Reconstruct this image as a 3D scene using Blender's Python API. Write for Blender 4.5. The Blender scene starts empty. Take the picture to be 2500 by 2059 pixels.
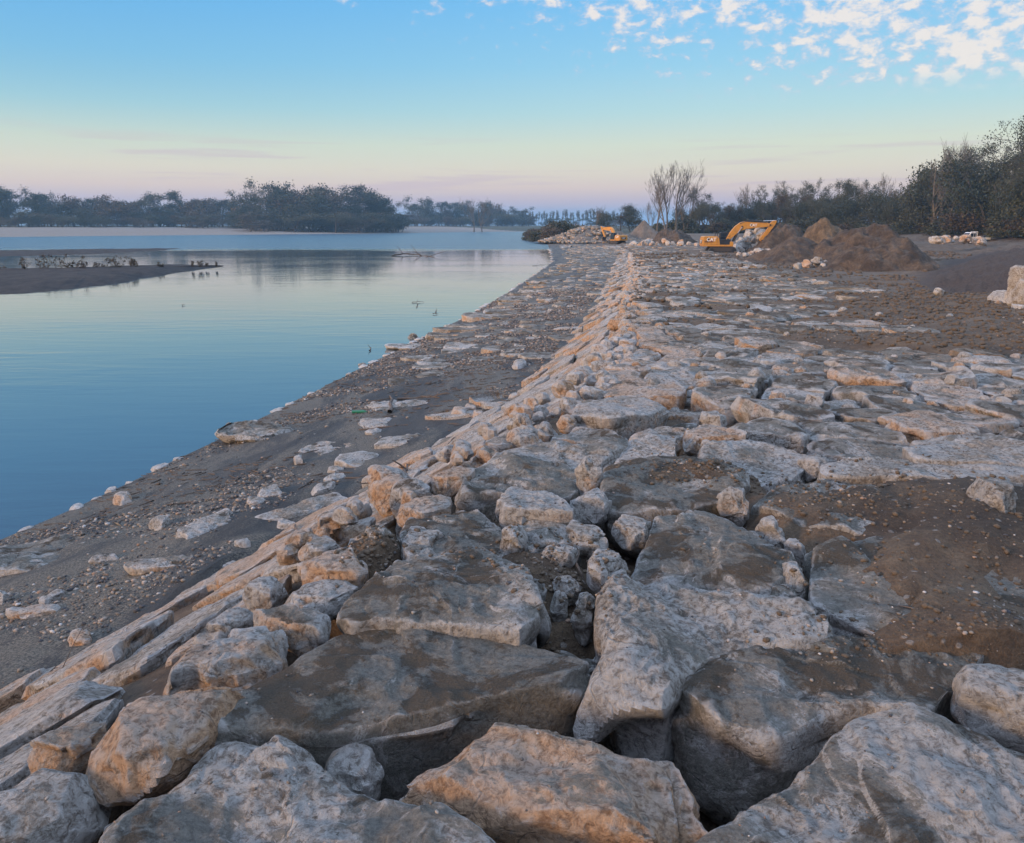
import bpy, bmesh, math, random
import numpy as np
from mathutils import Vector, Matrix

R = math.radians
SC = bpy.context.scene
COL = SC.collection

# ------------------------------------------------------------------ camera
EYE = 1.7
FPX = 1857.0                      # focal length in photograph pixels
HOR = 550.0                       # horizon row in the photograph
TP = (1029.5 - HOR) / FPX
PITCH = math.atan(TP)
cam_d = bpy.data.cameras.new("camera")
cam_d.sensor_fit = 'HORIZONTAL'; cam_d.sensor_width = 36; cam_d.lens = 36 * FPX / 2500
cam_d.clip_start = 0.05; cam_d.clip_end = 9000
cam = bpy.data.objects.new("camera", cam_d); COL.objects.link(cam)
cam.location = (0, 0, EYE); cam.rotation_euler = (R(90) - PITCH, 0, 0)
SC.camera = cam

# ------------------------------------------------------------------ view
SC.view_settings.view_transform = 'Standard'; SC.view_settings.look = 'None'
SC.view_settings.exposure = 0.40; SC.view_settings.gamma = 1
SC.cycles.volume_bounces = 1; SC.cycles.max_bounces = 7
SC.cycles.transparent_max_bounces = 12
SC.cycles.volume_step_rate = 4

# ------------------------------------------------------------------ node helper
class NT:
    def __init__(s, nt): s.nt = nt; s.n = nt.nodes; s.l = nt.links; s.n.clear()
    def new(s, t, ins=None, **kw):
        nd = s.n.new(t)
        for k, v in kw.items(): setattr(nd, k, v)
        for k, v in (ins or {}).items():
            sock = nd.inputs[k]
            if hasattr(v, 'is_output') or isinstance(v, bpy.types.NodeSocket): s.l.new(v, sock)
            else: sock.default_value = v
        return nd
    def math(s, op, a, b=0.0, c=0.0, clamp=False):
        nd = s.new('ShaderNodeMath', {0: a, 1: b, 2: c}, operation=op); nd.use_clamp = clamp
        return nd.outputs[0]
    def rng(s, v, a, b, c=0.0, d=1.0, smooth=True):
        nd = s.new('ShaderNodeMapRange', {0: v, 1: a, 2: b, 3: c, 4: d})
        nd.interpolation_type = 'SMOOTHSTEP' if smooth else 'LINEAR'
        return nd.outputs[0]
    def mix(s, f, a, b, mode='MIX'):
        nd = s.new('ShaderNodeMix', data_type='RGBA', blend_type=mode)
        for i, v in ((0, f), (6, a), (7, b)):
            if isinstance(v, bpy.types.NodeSocket): s.l.new(v, nd.inputs[i])
            else: nd.inputs[i].default_value = v if i == 0 else (*v[:3], 1)
        return nd.outputs[2]
    def noise(s, vec, scale, detail=4, rough=0.55, dist=0.0):
        return s.new('ShaderNodeTexNoise', {'Vector': vec, 'Scale': scale, 'Detail': detail, 'Roughness': rough, 'Distortion': dist}).outputs[0]
    def scalev(s, vec, v):
        return s.new('ShaderNodeVectorMath', {0: vec, 1: v}, operation='MULTIPLY').outputs[0]
    def ramp(s, f, stops, interp='LINEAR'):
        nd = s.new('ShaderNodeValToRGB', {0: f}); cr = nd.color_ramp; cr.interpolation = interp
        while len(cr.elements) < len(stops): cr.elements.new(0.5)
        for e, (p, c) in zip(cr.elements, stops): e.position = p; e.color = (*c[:3], 1)
        return nd.outputs[0]

def srgb(r, g, b):
    f = lambda c: (c / 255 / 12.92) if c / 255 <= 0.04045 else ((c / 255 + 0.055) / 1.055) ** 2.4
    return (f(r), f(g), f(b))

# ------------------------------------------------------------------ world: dusk sky
SUN_EL, SUN_AZ = R(11), R(-118)      # azimuth measured clockwise from +Y (view direction)
world = bpy.data.worlds.new("World"); SC.world = world; world.use_nodes = True
w = NT(world.node_tree)
tc = w.new('ShaderNodeTexCoord').outputs['Generated']
sep = w.new('ShaderNodeSeparateXYZ', {0: tc}).outputs
el = w.math('MULTIPLY', w.math('ARCSINE', sep[2]), 180 / math.pi)         # degrees
f = w.math('DIVIDE', el, 90.0, clamp=True)
# square root opens up the first degrees above the horizon
fr = w.math('POWER', f, 0.5)
def ep(deg): return (deg / 90) ** 0.5
EV = 2 ** -0.40                       # colours below are as seen at the chosen exposure, overhead stops excepted
def sk(r, g, b): return tuple(q * EV for q in srgb(r, g, b))
grad = w.ramp(fr, [
    (0.0, sk(138, 156, 194)), (ep(0.8), sk(156, 168, 202)), (ep(1.7), sk(206, 188, 196)),
    (ep(2.6), sk(229, 207, 195)), (ep(3.8), sk(231, 222, 201)), (ep(5.4), sk(218, 227, 208)), (ep(7.6), sk(182, 220, 226)),
    (ep(10.5), sk(150, 208, 238)), (ep(14.5), sk(122, 194, 244)), (ep(20), sk(96, 164, 230)),
    (ep(32), sk(84, 136, 210)), (ep(46), tuple(2.3 * q for q in sk(166, 194, 238))), (1.0, tuple(3.4 * q for q in sk(192, 212, 240)))])  # unseen overhead stops boosted beyond a real dusk sky to light the ground
nish = w.new('ShaderNodeTexSky', sky_type='NISHITA')
nish.sun_disc = False; nish.sun_elevation = SUN_EL; nish.sun_rotation = SUN_AZ
nish.altitude = 100; nish.air_density = 1.0; nish.dust_density = 1.5; nish.ozone_density = 2.0
nsc = w.new('ShaderNodeVectorMath', {0: nish.outputs[0], 'Scale': 0.06}, operation='SCALE').outputs[0]
# left part of the sky a little deeper
az = w.math('ARCTAN2', sep[0], sep[1])
deep = w.rng(az, -0.6, 0.35, 0.86, 1.06)
deepc = w.new('ShaderNodeCombineXYZ', {0: w.math('MULTIPLY', deep, deep), 1: deep, 2: w.math('POWER', deep, 0.4)}).outputs[0]
hi = w.rng(el, 3, 10)
gm = w.mix(hi, grad, w.mix(1.0, grad, deepc, 'MULTIPLY'))
# sunset side glow low behind the camera on the left
sx, sy = math.sin(SUN_AZ), math.cos(SUN_AZ)
dotn = w.new('ShaderNodeVectorMath', {0: tc, 1: (sx, sy, 0.12)}, operation='DOT_PRODUCT').outputs['Value']
glow = w.math('MULTIPLY', w.rng(dotn, 0.2, 1.0), 1.0)
glowc = w.mix(glow, (0, 0, 0), (0.55, 0.34, 0.18))
base = w.mix(1.0, gm, glowc, 'ADD')
base = w.mix(0.04, base, nsc)
# fair weather puffs, upper right
cv = w.scalev(tc, (1.0, 1.0, 1.75))
n1 = w.noise(cv, 46, 6, 0.58, 0.2)
n2 = w.noise(cv, 9, 2, 0.5)
cov = w.math('MULTIPLY', w.rng(az, -0.34, 0.5, -0.10, 0.085, False), 1.0)
cov2 = w.rng(w.math('ADD', el, w.math('MULTIPLY', az, 9.0)), 9.0, 15.5, -0.16, 0.06)
dens = w.math('ADD', w.math('ADD', n1, cov), w.math('ADD', cov2, w.math('MULTIPLY', w.math('SUBTRACT', n2, 0.5), 0.30)))
cm = w.rng(dens, 0.47, 0.70)
cm = w.math('MULTIPLY', cm, w.rng(el, 7.6, 9.5))
cm = w.math('MULTIPLY', cm, w.rng(az, -0.36, -0.15))
cm = w.math('MULTIPLY', cm, w.rng(el, 40, 24))
ccol = w.mix(w.rng(dens, 0.52, 0.72), sk(196, 206, 230), sk(250, 238, 228))
base = w.mix(w.math('MULTIPLY', cm, 0.85), base, ccol)
# thin streaks close to the horizon
sv = w.scalev(tc, (2.2, 2.2, 46.0))
s1 = w.noise(sv, 1.9, 4, 0.55, 0.3)
sm = w.math('MULTIPLY', w.rng(s1, 0.52, 0.66), w.math('MULTIPLY', w.rng(el, 0.8, 2.2), w.rng(el, 6.6, 4.4)))
base = w.mix(w.math('MULTIPLY', sm, 0.5), base, sk(206, 186, 196))
bg = w.new('ShaderNodeBackground', {'Color': base, 'Strength': 1.0})
w.l.new(bg.outputs[0], w.new('ShaderNodeOutputWorld').inputs[0])

# ------------------------------------------------------------------ soft low sun
sd = bpy.data.lights.new("sun", 'SUN'); sd.energy = 2.9; sd.angle = R(14); sd.color = (1.0, 0.62, 0.33)
sun = bpy.data.objects.new("sun", sd); COL.objects.link(sun)
dv = Vector((sx * math.cos(SUN_EL), sy * math.cos(SUN_EL), math.sin(SUN_EL)))
sun.rotation_euler = dv.to_track_quat('Z', 'Y').to_euler()

# ================================================================== helpers
def pix(X, Y, z):
    """photograph pixel -> world point on the level z (used once, to measure where things stand)"""
    u = (X - 1250) / FPX; v = (Y - 1029.5) / FPX
    cp, sp = math.cos(PITCH), math.sin(PITCH)
    dx, dy, dz = u, cp - v * sp, -sp - v * cp
    t = (z - EYE) / dz
    return dx * t, dy * t
def dpx(X, Y, z): return pix(X / 0.8432, Y / 0.8432, z)

def _h(ix, iy, iz, seed):
    with np.errstate(over='ignore'):
        n = (ix.astype(np.uint32) * np.uint32(374761393) + iy.astype(np.uint32) * np.uint32(668265263)
             + iz.astype(np.uint32) * np.uint32(2147483647 - 11) + np.uint32((seed * 974634777) & 0xffffffff))
        n = (n ^ (n >> np.uint32(13))) * np.uint32(1274126177)
        n = (n ^ (n >> np.uint32(16))) * np.uint32(2246822519)
        n ^= n >> np.uint32(15)
    return n.astype(np.float64) / 4294967295.0 * 2 - 1
def vnoise(P, s, seed=0):
    p = P * s; i = np.floor(p); fr_ = p - i; u = fr_ * fr_ * fr_ * (fr_ * (fr_ * 6 - 15) + 10)
    i = i.astype(np.int64); out = 0
    for a in (0, 1):
        wa = u[:, 0] if a else 1 - u[:, 0]
        for b in (0, 1):
            wb = u[:, 1] if b else 1 - u[:, 1]
            for c in (0, 1):
                wc = u[:, 2] if c else 1 - u[:, 2]
                out = out + wa * wb * wc * _h(i[:, 0] + a, i[:, 1] + b, i[:, 2] + c, seed)
    return out
def fbm(P, s, o=4, seed=0, g=0.5):
    out = 0; a = 1.0
    for k in range(o):
        out = out + a * vnoise(P + 13.7 * k, s, seed + k); a *= g; s *= 2.03
    return out
def P3(x, y, z=None):
    x = np.asarray(x, float).ravel(); y = np.asarray(y, float).ravel()
    return np.stack([x, y, np.zeros_like(x) if z is None else np.asarray(z, float).ravel()], 1)
def sstep(x, a, b):
    t = np.clip((x - a) / (b - a), 0, 1); return t * t * (3 - 2 * t)

def mesh_np(name, V, F, mat, parent=None, smooth=True, attr=None, loc=None, fattr=None):
    """F: list of (k,n) int arrays"""
    V = np.asarray(V, np.float64)
    if loc is not None: V = V - np.array(loc)
    me = bpy.data.meshes.new(name)
    Fs = [np.asarray(f_) for f_ in (F if isinstance(F, (list, tuple)) else [F]) if len(f_)]
    nl = sum(f_.size for f_ in Fs); npoly = sum(len(f_) for f_ in Fs)
    me.vertices.add(len(V)); me.vertices.foreach_set('co', V.ravel())
    me.loops.add(nl); me.polygons.add(npoly)
    me.loops.foreach_set('vertex_index', np.concatenate([f_.ravel() for f_ in Fs]).astype(np.int32))
    tot = np.concatenate([np.full(len(f_), f_.shape[1]) for f_ in Fs])
    me.polygons.foreach_set('loop_start', (np.cumsum(tot) - tot).astype(np.int32))
    me.polygons.foreach_set('loop_total', tot.astype(np.int32))
    me.update(calc_edges=True)
    me.polygons.foreach_set('use_smooth', np.full(npoly, smooth))
    for k, arr in (attr or {}).items():
        a = me.attributes.new(k, 'FLOAT_COLOR', 'POINT')
        arr = np.asarray(arr, float)
        if arr.ndim == 1: arr = np.tile(arr, (len(V), 1))
        a.data.foreach_set('color', np.concatenate([arr[:, :3], np.ones((len(V), 1))], 1).ravel())
    if mat: me.materials.append(mat)
    o = bpy.data.objects.new(name, me); COL.objects.link(o)
    if loc is not None: o.location = loc
    if parent is not None: o.parent = parent
    return o
def tag(o, label=None, cat=None, group=None, kind=None):
    if label: o['label'] = label
    if cat: o['category'] = cat
    if group: o['group'] = group
    if kind: o['kind'] = kind
    return o
def empty(name, loc, rz=0.0, label=None, cat=None, group=None):
    o = bpy.data.objects.new(name, None); COL.objects.link(o); o.empty_display_size = 0.2
    o.location = loc; o.rotation_euler = (0, 0, rz)
    return tag(o, label, cat, group)
def copy_tree(o, parent=None, kids={}):
    c = o.copy(); COL.objects.link(c)
    if parent is not None: c.parent = parent
    for ch in o.children: copy_tree(ch, c)
    return c

# ================================================================== materials
def newmat(name):
    m = bpy.data.materials.new(name); m.use_nodes = True
    return m, NT(m.node_tree)
def finish(t, col, rough, bump=None, dist=0.01, strength=1.0, **kw):
    b = t.new('ShaderNodeBsdfPrincipled')
    for k, v in {'Base Color': col, 'Roughness': rough, **kw}.items():
        if isinstance(v, bpy.types.NodeSocket): t.l.new(v, b.inputs[k])
        else: b.inputs[k].default_value = (*v, 1) if isinstance(v, tuple) and len(v) == 3 else v
    if bump is not None:
        bn = t.new('ShaderNodeBump', {'Height': bump, 'Distance': dist, 'Strength': strength})
        t.l.new(bn.outputs[0], b.inputs['Normal'])
    t.l.new(b.outputs[0], t.new('ShaderNodeOutputMaterial').inputs[0])
    return b
def simple(name, col, rough=0.5, var=0.15, scale=6.0, metal=0.0, dirt=None):
    m, t = newmat(name)
    p = t.new('ShaderNodeNewGeometry').outputs['Position']
    n = t.noise(p, scale, 5, 0.6)
    c = t.mix(n, tuple(x * (1 - var) for x in col), tuple(min(1, x * (1 + var)) for x in col))
    if dirt:
        d = t.rng(t.noise(p, 2.2, 6, 0.65), 0.48, 0.68)
        c = t.mix(t.math('MULTIPLY', d, 0.6), c, dirt)
    finish(t, c, rough, n, 0.004, 1.0, Metallic=metal)
    return m

def make_rock_mat(name="limestone", arris=1.0):
    m, t = newmat(name)
    g = t.new('ShaderNodeNewGeometry'); pos = g.outputs['Position']; nz = t.new('ShaderNodeSeparateXYZ', {0: g.outputs['Normal']}).outputs[2]
    at = t.new('ShaderNodeAttribute', attribute_name='rock').outputs['Color']
    a = t.new('ShaderNodeSeparateColor', {0: at}).outputs     # r: random, g: ochre, b: mud
    off = t.new('ShaderNodeVectorMath', {0: pos, 1: t.new('ShaderNodeCombineXYZ', {0: t.math('MULTIPLY', a[0], 37.0), 1: t.math('MULTIPLY', a[0], 11.0), 2: 0.0}).outputs[0]}, operation='ADD').outputs[0]
    big = t.noise(off, 1.7, 5, 0.6, 0.6)
    mid = t.noise(off, 6.5, 8, 0.66, 0.9)
    fine = t.noise(off, 34, 8, 0.72, 0.5)
    grit = t.noise(off, 150, 5, 0.7)
    white = t.mix(mid, (0.26, 0.24, 0.21), (0.84, 0.80, 0.74))
    grey = t.mix(fine, (0.20, 0.175, 0.14), (0.54, 0.48, 0.40))
    c = t.mix(t.rng(t.math('ADD', big, t.math('MULTIPLY', t.math('SUBTRACT', fine, 0.5), 0.7)), 0.36, 0.56), grey, white)
    # ochre iron stains
    och = t.mix(fine, (0.46, 0.22, 0.085), (0.80, 0.52, 0.30))
    on = t.noise(off, 2.6, 7, 0.68, 1.2)
    om = t.math('MULTIPLY', t.rng(t.math('ADD', on, t.math('MULTIPLY', t.math('SUBTRACT', a[1], 0.5), 0.42)), 0.50, 0.66), 0.85)
    side = t.rng(nz, 0.98, 0.55, 0.55, 1.0)
    c = t.mix(t.math('MULTIPLY', om, side), c, och)
    c = t.mix(t.rng(fine, 0.36, 0.56), t.mix(1.0, c, (0.50, 0.48, 0.46), 'MULTIPLY'), c)  # crevice shade put into the colour where the fine noise dips
    # dark cracks and pits
    vor = t.new('ShaderNodeTexVoronoi', {'Vector': t.new('ShaderNodeVectorMath', {0: off, 1: t.new('ShaderNodeVectorMath', {0: t.new('ShaderNodeTexNoise', {'Vector': off, 'Scale': 5.0, 'Detail': 6.0}).outputs['Color'], 'Scale': 0.25}, operation='SCALE').outputs[0]}, operation='ADD').outputs[0], 'Scale': 4.3}, feature='DISTANCE_TO_EDGE').outputs['Distance']
    crack = t.rng(vor, 0.0, 0.035, 1.0, 0.0)
    crack = t.math('MULTIPLY', crack, t.rng(mid, 0.45, 0.6))
    c = t.mix(t.math('MULTIPLY', crack, 0.55), c, (0.10, 0.085, 0.07))
    c = t.mix(t.rng(grit, 0.64, 0.74, 0.0, 0.55), c, (0.09, 0.075, 0.06))
    # silt and mud lying on the flat tops and smeared on the flanks
    silt = t.mix(t.noise(off, 1.3, 5, 0.6), (0.17, 0.16, 0.128), (0.32, 0.30, 0.24))
    silt = t.mix(t.rng(fine, 0.35, 0.7), t.mix(1.0, silt, (0.68, 0.68, 0.68), 'MULTIPLY'), silt)
    g2 = t.noise(pos, 62, 6, 0.75)
    silt = t.mix(t.rng(g2, 0.38, 0.60), t.mix(1.0, silt, (0.55, 0.54, 0.52), 'MULTIPLY'), silt)
    silt = t.mix(t.rng(grit, 0.56, 0.70, 0, .6), silt, (0.42, 0.39, 0.33))
    mudb = t.mix(mid, (0.085, 0.062, 0.036), (0.20, 0.155, 0.10))
    mudb = t.mix(t.rng(grit, 0.35, 0.7), t.mix(1.0, mudb, (0.55, 0.55, 0.55), 'MULTIPLY'), mudb)
    mn = t.noise(off, 1.9, 10, 0.70, 0.9)
    mn = t.math('ADD', t.math('MULTIPLY', mn, 0.6), t.math('ADD', t.math('MULTIPLY', fine, 0.22), t.math('MULTIPLY', mid, 0.18)))
    mn = t.math('ADD', t.math('MULTIPLY', t.math('SUBTRACT', mn, 0.5), 2.2), 0.5)
    up = t.rng(nz, 0.70, 0.96, -0.12, 0.03)
    mraw = t.math('ADD', t.math('ADD', mn, up), t.math('MULTIPLY', t.math('SUBTRACT', a[2], 0.52), 0.42))
    mudf = t.rng(mraw, 0.45, 0.53)
    bn_ = t.noise(off, 3.1, 9, 0.72, 0.6)
    brf = t.math('MULTIPLY', t.rng(t.math('ADD', bn_, t.math('MULTIPLY', t.math('SUBTRACT', mraw, 0.5), 0.35)), 0.555, 0.62), t.rng(nz, 0.5, 0.9))
    mudc = t.mix(brf, silt, mudb)
    # worn, freshly broken arrises stay bare and pale
    pt = g.outputs['Pointiness']
    edge = t.rng(pt, 0.515, 0.56, 0.0, arris)
    mudf = t.math('MULTIPLY', mudf, t.math('SUBTRACT', 1.0, t.math('MULTIPLY', edge, 0.75)))
    c = t.mix(t.math('MULTIPLY', edge, 0.55), c, (0.66, 0.63, 0.59))
    c = t.mix(t.math('MULTIPLY', mudf, t.math('ADD', 0.84, t.math('MULTIPLY', brf, 0.16))), c, mudc)
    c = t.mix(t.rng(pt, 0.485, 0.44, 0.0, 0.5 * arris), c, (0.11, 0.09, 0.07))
    h = t.math('ADD', t.math('MULTIPLY', mid, 0.55), t.math('ADD', t.math('MULTIPLY', fine, 0.42), t.math('MULTIPLY', grit, 0.10)))
    h = t.math('SUBTRACT', h, t.math('MULTIPLY', crack, 0.12))
    h = t.math('ADD', t.math('MULTIPLY', h, t.math('SUBTRACT', 1.0, t.math('MULTIPLY', mudf, 0.25))), t.math('MULTIPLY', t.math('MULTIPLY', brf, mudf), 0.16))
    h = t.math('ADD', h, t.math('ADD', t.math('MULTIPLY', t.math('MULTIPLY', grit, brf), 0.16), t.math('MULTIPLY', t.math('MULTIPLY', g2, mudf), 0.16)))
    finish(t, c, 0.88, h, 0.18, 1.0)
    return m
M_ROCK = make_rock_mat()
M_ROCKC = make_rock_mat("coarse_limestone", 0.12)

def make_ground_mat():
    m, t = newmat("soil")
    g = t.new('ShaderNodeNewGeometry'); pos = g.outputs['Position']
    at = t.new('ShaderNodeAttribute', attribute_name='zone').outputs['Color']
    a = t.new('ShaderNodeSeparateColor', {0: at}).outputs     # r: river sand, g: gravel bar / dry, b: vegetation
    n1 = t.noise(pos, 0.9, 8, 0.62, 0.5); n2 = t.noise(pos, 7, 8, 0.7, 0.3); n3 = t.noise(pos, 45, 5, 0.7)
    n0 = t.noise(pos, 0.06, 5, 0.6)
    soil = t.mix(t.rng(n1, 0.35, 0.65), (0.115, 0.075, 0.043), (0.25, 0.172, 0.102))
    soil = t.mix(t.rng(n2, 0.4, 0.65, 0.0, 0.8), t.mix(1.0, soil, (0.6, 0.58, 0.58), 'MULTIPLY'), soil)
    soil = t.mix(t.rng(n0, 0.45, 0.6, 0.0, 0.6), soil, (0.15, 0.125, 0.095))
    st = t.new('ShaderNodeTexVoronoi', {'Vector': pos, 'Scale': 16.0, 'Randomness': 1.0})
    stm = t.math('MULTIPLY', t.rng(st.outputs['Distance'], 0.30, 0.20), t.rng(t.new('ShaderNodeSeparateColor', {0: st.outputs['Color']}).outputs[0], 0.80, 0.84))
    soil = t.mix(stm, soil, (0.30, 0.26, 0.22))
    spo = t.new('ShaderNodeSeparateColor', {0: t.new('ShaderNodeAttribute', attribute_name='spoil').outputs['Color']}).outputs[0]
    soil = t.mix(spo, soil, t.mix(t.rng(n2, 0.35, 0.65), (0.036, 0.024, 0.017), (0.095, 0.062, 0.042)))
    sv_ = t.scalev(pos, (0.5, 0.16, 1.0))
    nb = t.noise(sv_, 2.2, 8, 0.66, 0.6)
    sand = t.mix(t.rng(nb, 0.35, 0.65), (0.030, 0.028, 0.025), (0.074, 0.067, 0.057))
    gr = t.mix(t.rng(n3, 0.35, 0.65), (0.06, 0.052, 0.04), (0.20, 0.17, 0.125))
    sand = t.mix(t.rng(t.math('ADD', t.noise(sv_, 1.6, 7, 0.7, 0.4), t.math('MULTIPLY', n3, 0.25)), 0.55, 0.68), sand, gr)
    bar = t.mix(n1, (0.20, 0.165, 0.13), (0.32, 0.265, 0.21))
    veg = t.mix(n1, (0.03, 0.035, 0.018), (0.075, 0.075, 0.036))
    c = t.mix(a[0], soil, sand)
    c = t.mix(a[1], c, bar)
    c = t.mix(t.math('MULTIPLY', a[2], t.rng(t.math('ADD', n1, a[2]), 1.1, 1.5)), c, veg)
    n4 = t.noise(pos, 120, 4, 0.7)
    c = t.mix(t.rng(t.math('ADD', t.math('MULTIPLY', n3, 0.6), t.math('MULTIPLY', n4, 0.4)), 0.40, 0.58, 0.65, 0.0), c, t.mix(1.0, c, (0.4, 0.4, 0.4), 'MULTIPLY'))
    h = t.math('ADD', t.math('MULTIPLY', n2, 0.8), t.math('ADD', t.math('MULTIPLY', n3, 0.40), t.math('ADD', t.math('MULTIPLY', stm, 0.15), t.math('MULTIPLY', n4, 0.10))))
    finish(t, c, t.rng(a[0], 0, 1, 0.93, 0.72), h, 0.10, t.rng(a[0], 0, 1, 1.0, 0.8))
    return m
M_SOIL = make_ground_mat()

def make_mound_mat(name, c0, c1, stripes=0.0, stones=0.5):
    m, t = newmat(name)
    pos = t.new('ShaderNodeNewGeometry').outputs['Position']
    ob = t.new('ShaderNodeTexCoord').outputs['Object']
    n1 = t.noise(pos, 0.8, 8, 0.65, 0.6); n2 = t.noise(pos, 5, 8, 0.7)
    c = t.mix(t.rng(n1, 0.35, 0.65), c0, c1)
    c = t.mix(t.rng(n2, 0.35, 0.7), t.mix(1.0, c, (0.6, 0.6, 0.6), 'MULTIPLY'), c)
    h = t.math('MULTIPLY', n2, 1.0)
    finish(t, c, 0.95, h, 0.25, 1.0)
    return m
M_MOUND = make_mound_mat("heaped_earth", (0.06, 0.042, 0.028), (0.155, 0.108, 0.07))
M_MOUND2 = make_mound_mat("heaped_gravel", (0.16, 0.13, 0.10), (0.23, 0.19, 0.15))
M_MOUND3 = make_mound_mat("heaped_clay", (0.12, 0.08, 0.045), (0.24, 0.165, 0.095))
M_BANK = make_mound_mat("bladed_earth", (0.042, 0.028, 0.020), (0.110, 0.072, 0.048))
M_MUDBAR = make_mound_mat("wet_mud", (0.032, 0.028, 0.026), (0.068, 0.058, 0.050))

def make_water():
    m, t = newmat("river_water")
    pos = t.new('ShaderNodeNewGeometry').outputs['Position']
    yy = t.new('ShaderNodeSeparateXYZ', {0: pos}).outputs
    rip = t.rng(t.math('ADD', yy[1], t.math('MULTIPLY', t.noise(t.scalev(pos, (0.02, 0.05, 1)), 1.0, 3), 60)), 165, 190)
    calm = t.noise(t.scalev(pos, (0.35, 1.3, 1)), 1.0, 4, 0.55, 0.3)
    wind = t.noise(t.scalev(pos, (0.4, 0.9, 1)), 1.6, 4, 0.6, 0.5)
    patch = t.rng(t.noise(t.scalev(pos, (0.05, 0.12, 1)), 1.0, 3, 0.5), 0.45, 0.62)
    h = t.math('ADD', t.math('MULTIPLY', calm, t.math('ADD', 0.007, t.math('MULTIPLY', patch, 0.010))), t.math('MULTIPLY', t.math('MULTIPLY', wind, rip), 0.3))
    finish(t, (0.055, 0.085, 0.095), t.math('ADD', 0.035, t.math('MULTIPLY', rip, 0.24)), h, 1.0, 1.0, IOR=1.6)
    return m
M_WATER = make_water()

# ================================================================== the lie of the land
ZW = -2.7
_y = np.array
def cur(pts):
    a = np.array(sorted(pts, key=lambda q: q[1])); return lambda y: np.interp(y, a[:, 1], a[:, 0])
ZTY = ([-6, 4, 8, 14, 25, 40, 70, 110, 150, 190, 260], [0.0, 0.0, -0.14, -0.42, -0.85, -1.25, -1.7, -2.05, -2.2, -1.6, -1.2])
zt = lambda y: np.interp(y, *ZTY)
zb = lambda y: np.interp(y, [0, 8, 18, 30, 90, 150, 200], [-1.75, -1.8, -1.85, -1.95, -2.2, -2.35, -2.35])
def trace(pts, zf, it=12):
    out = []
    for X, Y in pts:
        z = zf(8.0)
        for _ in range(it): x, y = pix(X, Y, z); z = 0.5 * z + 0.5 * zf(y)
        out.append((x, y))
    return out
crest = trace([(0, 1860), (350, 1610), (700, 1370), (960, 1200), (1180, 1075), (1399, 955), (1480, 885), (1515, 826), (1540, 745), (1550, 700), (1549, 660), (1541, 613)], zt)
toe = trace([(0, 1690), (370, 1490), (700, 1290), (950, 1150), (1200, 1010), (1316, 909), (1413, 799), (1470, 713), (1486, 676), (1497, 645), (1515, 613)], zb)
wl = trace([(0, 1320), (178, 1245), (474, 1103), (664, 1008), (854, 913), (1020, 830), (1138, 774), (1245, 711), (1310, 668), (1349, 640), (1344, 615), (1335, 596), (1288, 582), (1284, 566)], lambda y: ZW)
redge = trace([(1992, 713), (1924, 682), (1859, 659), (1780, 633), (1700, 606)], zt)
def ext(pts, ymin=-8, slope=None):
    a = sorted(pts, key=lambda q: q[1]); (x0, y0), (x1, y1) = a[0], a[1]
    s = (x1 - x0) / (y1 - y0) if slope is None else slope
    return [(x0 - s * (y0 - ymin), ymin)] + a
XC = cur(ext(crest, slope=0.37) + [(24, 175), (18, 215), (14, 260)]); XT = cur(ext(toe, slope=0.37) + [(16, 175), (11, 215), (8, 260)])
XW = cur(ext(wl, slope=0.3) + [(-30, 640), (-400, 900), (-3000, 1500)])
XR = cur([(60, -8), (60, 28), (26, 31), (15, 33.5)] + redge + [(42, 190)])
# far shore of the river, as y over x
fs = trace([(-900, 590), (0, 580), (400, 576), (800, 572), (1050, 569), (1264, 566.5)], lambda y: ZW)
fs = sorted(fs)
YF = lambda x: np.interp(x, [-3000, -1500] + [q[0] for q in fs] + [60, 400], [150, 190] + [q[1] for q in fs] + [560, 540])
XL = cur([(17.5, 20), (18.5, 30), (22, 38), (27, 53), (40, 75), (50, 90), (64, 110), (80, 150)])   # foot of the graded slope on the right

def soilmask(x, y):
    """how much soil covers the stone top, 0..1"""
    P = P3(x, y)
    n = fbm(P, 0.33, 4, 5)
    far = np.interp(y, [0, 5, 9, 11, 13, 15, 20, 30, 40, 70, 200], [9, 7.5, 12, 10, 6.8, 5.2, 5.0, 7.2, 12, 18, 30])
    d = (x - XC(y)) - far
    m = sstep(d + n * 2.6, -0.9, 1.3)
    n2 = fbm(P, 0.6, 3, 19)
    m = np.maximum(m, sstep(n2 + np.interp(y, [0, 14, 40, 60, 75, 110, 125, 200], [-.3, -.25, -0.2, -.25, -0.1, .45, .5, .6]) , 0.25, 0.5) * 0.8)
    return m
EARTH = [(*dpx(X_, Y_, 0.0), rx_, ry_, h_) for X_, Y_, rx_, ry_, h_ in ((1900, 1050, .95, .60, .11), (2010, 1185, 1.0, .5, .08), (2250, 1120, .9, .9, .12), (1110, 1152, .42, .30, .02), (1460, 985, .6, .3, .10), (765, 1135, .2, .25, .05), (1700, 1050, .4, .4, .08), (1950, 1330, .7, .2, .09), (1175, 1215, .25, .3, -.15), (2108, 1290, .6, .4, .10))]
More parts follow.
